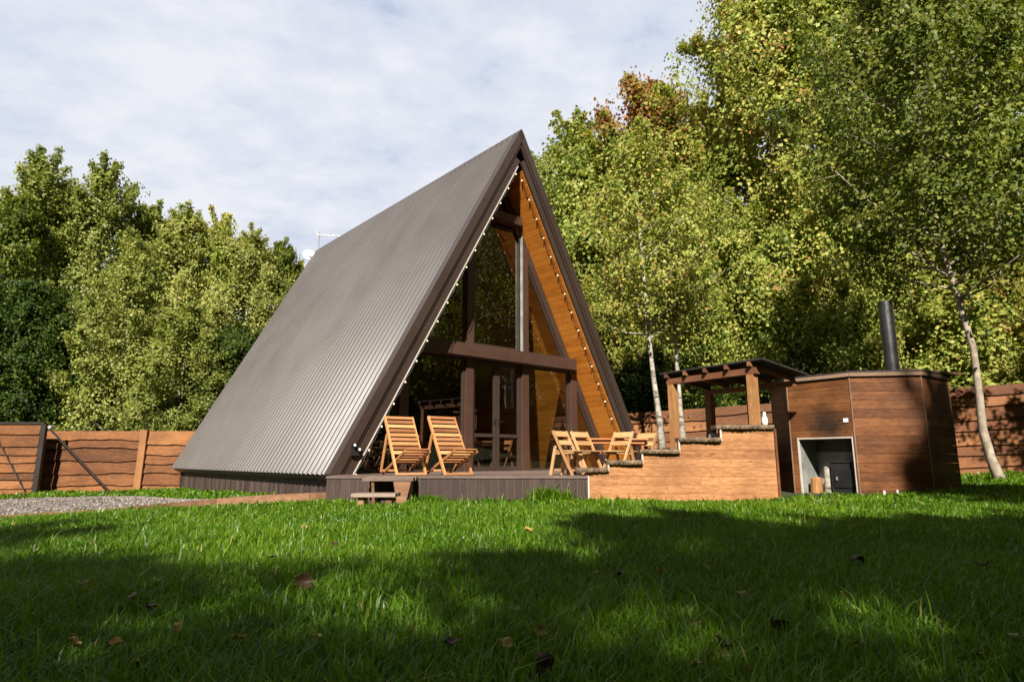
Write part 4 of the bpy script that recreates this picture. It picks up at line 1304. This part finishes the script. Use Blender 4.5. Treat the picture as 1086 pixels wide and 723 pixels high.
# trees behind the viewer that shade the front of the lawn
def shade_tree(kind, x, y, h, wide, lab, rz=0):
    t = copy_tree(PT[kind]); b = {'mid': 11, 'lime': 12, 'dark': 9, 'aspen': 10, 'bush': 5, 'bushd': 5}[kind]
    s = h / (b * 1.03); t.location = (x, y, -.7); t.scale = (s * wide, s * wide, s); t.rotation_euler = (0, 0, rz); tag(t, lab, 'tree', GRP)
shade_tree('lime', .5, -6.8, 10.9, .8, 'tree behind the viewer shading the middle of the lawn', 1)
shade_tree('lime', 3.2, -6.6, 10.6, .85, 'tree behind the viewer shading the lawn before the stepped wall', 4)
shade_tree('mid', 2.0, -9.5, 12.6, .9, 'tall tree behind the viewer in the second row', 5)
shade_tree('aspen', 5.9, -6.8, 16.4, .6, 'tall tree behind the viewer shading the hut', 2)
shade_tree('mid', 8.0, -8.5, 13.5, .9, 'tree behind the viewer shading the right of the lawn', 6)
shade_tree('lime', 10.5, -5.5, 11.5, .8, 'tree behind the viewer at the right', 3)
shade_tree('mid', 13.5, -5.0, 12.5, .9, 'tree behind the viewer shading the right side', 3)
shade_tree('dark', -5.9, -6.8, 9.7, 1.1, 'tree behind the viewer shading the left foreground', 4)
shade_tree('mid', -9.0, -6.4, 10.0, .9, 'tree behind the viewer at far left', 5)
shade_tree('dark', -3.6, -6.8, 8.2, 1.1, 'low tree behind the viewer', 6)
shade_tree('dark', -1.9, -6.8, 6.9, 1.0, 'low dark tree behind the viewer', 2)

# far wood as one mass behind the single trees
def woodland():
    r = np.random.default_rng(5); C = []; out = []
    arcs = [(-46, 30, -6, 37, 8.0), (-6, 37, 10, 34, 11.5), (10, 34, 36, 22, 15), (36, 22, 38, -12, 17)]
    for x0, y0, x1, y1, h in arcs:
        L = math.hypot(x1 - x0, y1 - y0); k = int(L * 75)
        f = r.uniform(0, 1, k); dep = r.uniform(0, 4.5, k)
        nx, ny = -(y1 - y0) / L, (x1 - x0) / L
        if ny < 0 and x0 < 30: nx, ny = -nx, -ny
        X = x0 + (x1 - x0) * f + nx * dep; Y = y0 + (y1 - y0) * f + ny * dep
        top = h * (.80 + .12 * np.sin(X * .9 + Y * .5) + .08 * np.sin(X * 2.3 + 1) )
        Z = terrain(X, Y) + top * r.uniform(.0, 1, k) ** .8
        C.append(np.stack([X, Y, Z], 1))
    C = np.concatenate(C); o = np.zeros_like(C); o[:, 2] = .4
    V, F, T = leaf_cloud(C, 22, .7, .22, o, r)
    me = fast_mesh('far_woodland', V, F, 4, T, M['leaf_mid'])
    ob = bpy.data.objects.new('far_woodland', me); COL.objects.link(ob); ob['kind'] = 'stuff'; ob['label'] = 'dense green wood closing off the garden'
woodland()

# ------------------------------------------------------------------ grass
def in_poly(x, y, poly):
    inside = np.zeros(len(x), bool); n = len(poly); j = n - 1
    for i in range(n):
        xi, yi = poly[i]; xj, yj = poly[j]
        c = ((yi > y) != (yj > y)) & (x < (xj - xi) * (y - yi) / (yj - yi + 1e-12) + xi)
        inside ^= c; j = i
    return inside
def grass():
    r = np.random.default_rng(3); XS = []; YS = []; HS = []; WS = []
    bands = [(1.25, 2.6, 6200, .085, .0034), (2.6, 4.2, 5200, .085, .0040), (4.2, 6.5, 3300, .082, .0055), (6.5, 9.0, 1900, .08, .008), (9.0, 12.5, 800, .085, .014), (12.5, 18.3, 230, .10, .022)]
    for y0, y1, dn, h, w in bands:
        xa = -(y1 * .86 + 1.2); xb = y1 * .86 + 1.2
        if y0 >= 9: xa = -17; xb = min(xb, 16)
        k = int((xb - xa) * (y1 - y0) * dn)
        x = r.uniform(xa, xb, k); y = r.uniform(y0, y1, k)
        lim = np.abs(x) < y * .86 + .8
        x, y = x[lim], y[lim]
        XS.append(x); YS.append(y); HS.append(np.full(len(x), h)); WS.append(np.full(len(x), w))
    for dn, h, w, y0, y1 in ((70, .17, .0036, 1.3, 4.5), (30, .17, .005, 4.5, 9.4)):
        k = int((y1 * 1.72 + 2) * (y1 - y0) * dn); x = r.uniform(-(y1 * .86 + 1), y1 * .86 + 1, k); y = r.uniform(y0, y1, k)
        XS.append(x); YS.append(y); HS.append(np.full(k, h)); WS.append(np.full(k, w))
    # tufts of taller weeds at the foot of the deck
    for px, n, hh in ((577, 260, .24), (594, 160, .20), (455, 260, .15), (430, 200, .13), (520, 150, .13)):
        p = atY(px, 515, 9.45)
        XS.append(r.normal(p.x, .10, n)); YS.append(r.normal(9.40, .07, n)); HS.append(np.full(n, hh)); WS.append(np.full(n, .010))
    x = np.concatenate(XS); y = np.concatenate(YS); h = np.concatenate(HS); w = np.concatenate(WS)
    keep = ~in_poly(x, y, GRAVEL_POLY)
    keep &= ~((y > 9.58) & (x > -2.8) & (x < 4.2) & (y < 9.58 + 9))
    d = np.stack([x - hc.x, y - hc.y], 1); keep &= np.hypot(d[:, 0], d[:, 1]) > HR + .02
    lx = (x - O.x) * math.cos(ANG) + (y - O.y) * math.sin(ANG); ly = -(x - O.x) * math.sin(ANG) + (y - O.y) * math.cos(ANG)
    keep &= ~((np.abs(lx) < HW - .42) & (ly > -.05) & (ly < LN_E))
    keep &= ~((x > 1.2) & (x < 9) & (y > 9.9) & (x < 5.6))
    keep &= ~((x > -2.2) & (x < -1.5) & (y > 8.7) & (y < 9.58))
    x, y, h, w = x[keep], y[keep], h[keep], w[keep]; n = len(x)
    patch = .5 + .25 * np.sin(x * 1.9 + np.sin(y * 1.1) * 2) + .25 * np.sin(y * 2.7 + np.sin(x * 1.6) * 2)
    h = h * r.uniform(.45, 1.25, n) * (.72 + .5 * patch)
    tall = r.random(n) < .03; h = np.where(tall, h * 1.55, h)
    a = r.uniform(0, 2 * PI, n); fx, fy = np.cos(a), np.sin(a)
    a2 = a + r.normal(PI / 2, .5, n); wx, wy = np.cos(a2) * w, np.sin(a2) * w
    bend = h * r.uniform(.15, .95, n)
    z = terrain(x, y) - .012
    V = np.empty((n, 5, 3))
    V[:, 0] = np.stack([x - wx, y - wy, z], 1); V[:, 1] = np.stack([x + wx, y + wy, z], 1)
    mx, my = x + fx * bend * .30, y + fy * bend * .30
    V[:, 2] = np.stack([mx + wx * .8, my + wy * .8, z + h * .62], 1); V[:, 3] = np.stack([mx - wx * .8, my - wy * .8, z + h * .62], 1)
    V[:, 4] = np.stack([x + fx * bend, y + fy * bend, z + h * (1 - .18 * bend / h)], 1)
    i = np.arange(n) * 5
    dry = np.clip(np.sin(x * .9 + 2 * np.sin(y * .8 + 1)) * np.sin(y * 1.2 + x * .4) - .45, 0, 1)
    ti = np.clip(.42 + .5 * dry * r.random(n) + .22 * (patch - .5) + r.normal(0, .17, n), 0, .93); ti = np.where(r.random(n) < .012, 1.0, ti)
    T = np.repeat(ti, 5).reshape(n, 5); T[:, :2] -= .12; T[:, 4] += .04; T = np.clip(T, 0, 1).ravel()
    Vv = V.reshape(-1, 3)
    # quads and triangles: store as triangles
    F = np.concatenate([np.stack([i, i + 1, i + 2], 1), np.stack([i, i + 2, i + 3], 1), np.stack([i + 3, i + 2, i + 4], 1)])
    me = fast_mesh('grass', Vv, F, 3, T, M['grass'])
    ob = bpy.data.objects.new('grass', me); COL.objects.link(ob); ob['kind'] = 'stuff'; ob['label'] = 'uncut green lawn grass'
    print('grass blades', n)
grass()

# ------------------------------------------------------------------ fallen leaves
def fallen_leaf(px, py, size, mat, label, stand=0.0, rz=0.0, up=.062, group='fallen leaves on the lawn'):
    size *= .85
    p = on_ground(px, py + 3); p = p * ((p.length - .12) / p.length)
    z = tz(p.x, p.y) + up
    nseg = 9; vs = []; fs = []; bcx = []
    half = [0, .30, .46, .40, .52, .44, .30, .16, .0]
    for i in range(nseg):
        t = i / (nseg - 1) - .5
        for s in (-1, 0, 1):
            jj = 1 + .22 * math.sin(i * 2.7 + s * 1.9 + px)
            vs.append((s * half[i] * size * jj, t * size, abs(s) * half[i] * size * .5 + .16 * size * math.sin(i * .8 + px)))
    for i in range(nseg - 1):
        for k in range(2): fs.append((i * 3 + k, i * 3 + k + 1, (i + 1) * 3 + k + 1, (i + 1) * 3 + k))
    nv = len(vs); vs = vs + [(a, b, c - .003) for a, b, c in vs]; fs = fs + [tuple(nv + q for q in f[::-1]) for f in fs]
    T = Matrix.Rotation(rz, 4, 'Z') @ Matrix.Rotation(stand, 4, 'X')
    mb = MB(T); mb.add(vs, fs, random.random())
    o = mb.build('fallen_leaf', mat, smooth=True)
    o.location = (p.x, p.y, z)
    tag(o, label, 'leaf', group)
Yl, Bl = M['leaf_yellow'], M['leaf_brown']
for (px, py, sz, mt, lab, stn, rz) in [
    (322, 622, .095, Bl, 'dark brown leaf standing upright in the grass at the edge of the shade', 1.35, .3),
    (768, 690, .075, Bl, 'curled brown leaf at the bottom centre right of the lawn', .5, 1.2),
    (826, 672, .085, Bl, 'curled brown leaf to the right of the bottom curled pair', .7, 2.2),
    (573, 675, .05, Yl, 'bright yellowish leaf alone in the shaded foreground', 1.2, .2),
    (895, 639, .055, Yl, 'pale yellow leaf in the shade before the hut', .9, .8),
    (910, 600, .11, Bl, 'dark leaf lying before the hut opening', .4, 1.4),
    (86, 627, .055, Yl, 'yellow leaf in the shaded left foreground', .5, .9),
    (121, 689, .045, Yl, 'small yellow leaf low in the left foreground', .4, .2),
    (335, 680, .045, Yl, 'yellow leaf below the upright dark leaf', .6, 2.0),
    (252, 683, .05, Yl, 'tan leaf half buried left of the upright dark leaf', .6, 2.9),
    (537, 689, .05, Yl, 'ochre leaf just left of the bright yellowish leaf', .5, .5),
    (478, 688, .06, Bl, 'dark leaf lying flat at the bottom centre', .3, .4),
    (575, 712, .08, Bl, 'dark leaf at the bottom border of the photo', 1.0, .6),
    (750, 607, .06, Yl, 'small yellow leaf midway on the shaded lawn', .5, 1.6),
    (785, 635, .055, Yl, 'yellowish leaf left of the pale yellow leaf before the hut', .4, .1),
    (655, 612, .09, Bl, 'dark leaf in the middle of the shaded lawn', .4, 1.0),
    (700, 610, .05, Yl, 'thin pale leaf in the middle of the shaded lawn', .5, 2.4),
    (322, 562, .07, Yl, 'pale leaf in the sunlit strip of the lawn', .9, .3),
    (355, 583, .07, Bl, 'brown leaf in the sunlit strip of the lawn', .6, .9),
    (288, 597, .06, Bl, 'brown leaf at the border of sun and shade', .6, 1.7),
    (560, 565, .09, Yl, 'yellow leaf on the lawn before the deck corner', .5, .7),
    (158, 650, .05, Bl, 'small brown leaf in the shaded left part of the lawn', .5, 2.1),
    (1042, 605, .09, Bl, 'brown leaf on the right part of the lawn', .5, 2.6)]:
    fallen_leaf(px, py, sz, mt, lab, stn, rz)
rl = random.Random(21)
for _ in range(34):
    px, py = rl.uniform(10, 1076), 575 + 140 * rl.random() ** 1.1
    fallen_leaf(px, py, rl.uniform(.03, .05), M['leaf_tan'], 'tiny tan leaf sunk in the grass among many like it', rl.uniform(.1, 1.2), rl.uniform(0, 6), up=rl.uniform(.03, .055), group='tiny tan leaves scattered over the lawn')

for o in bpy.data.objects:
    if '_o' in o: del o['_o']
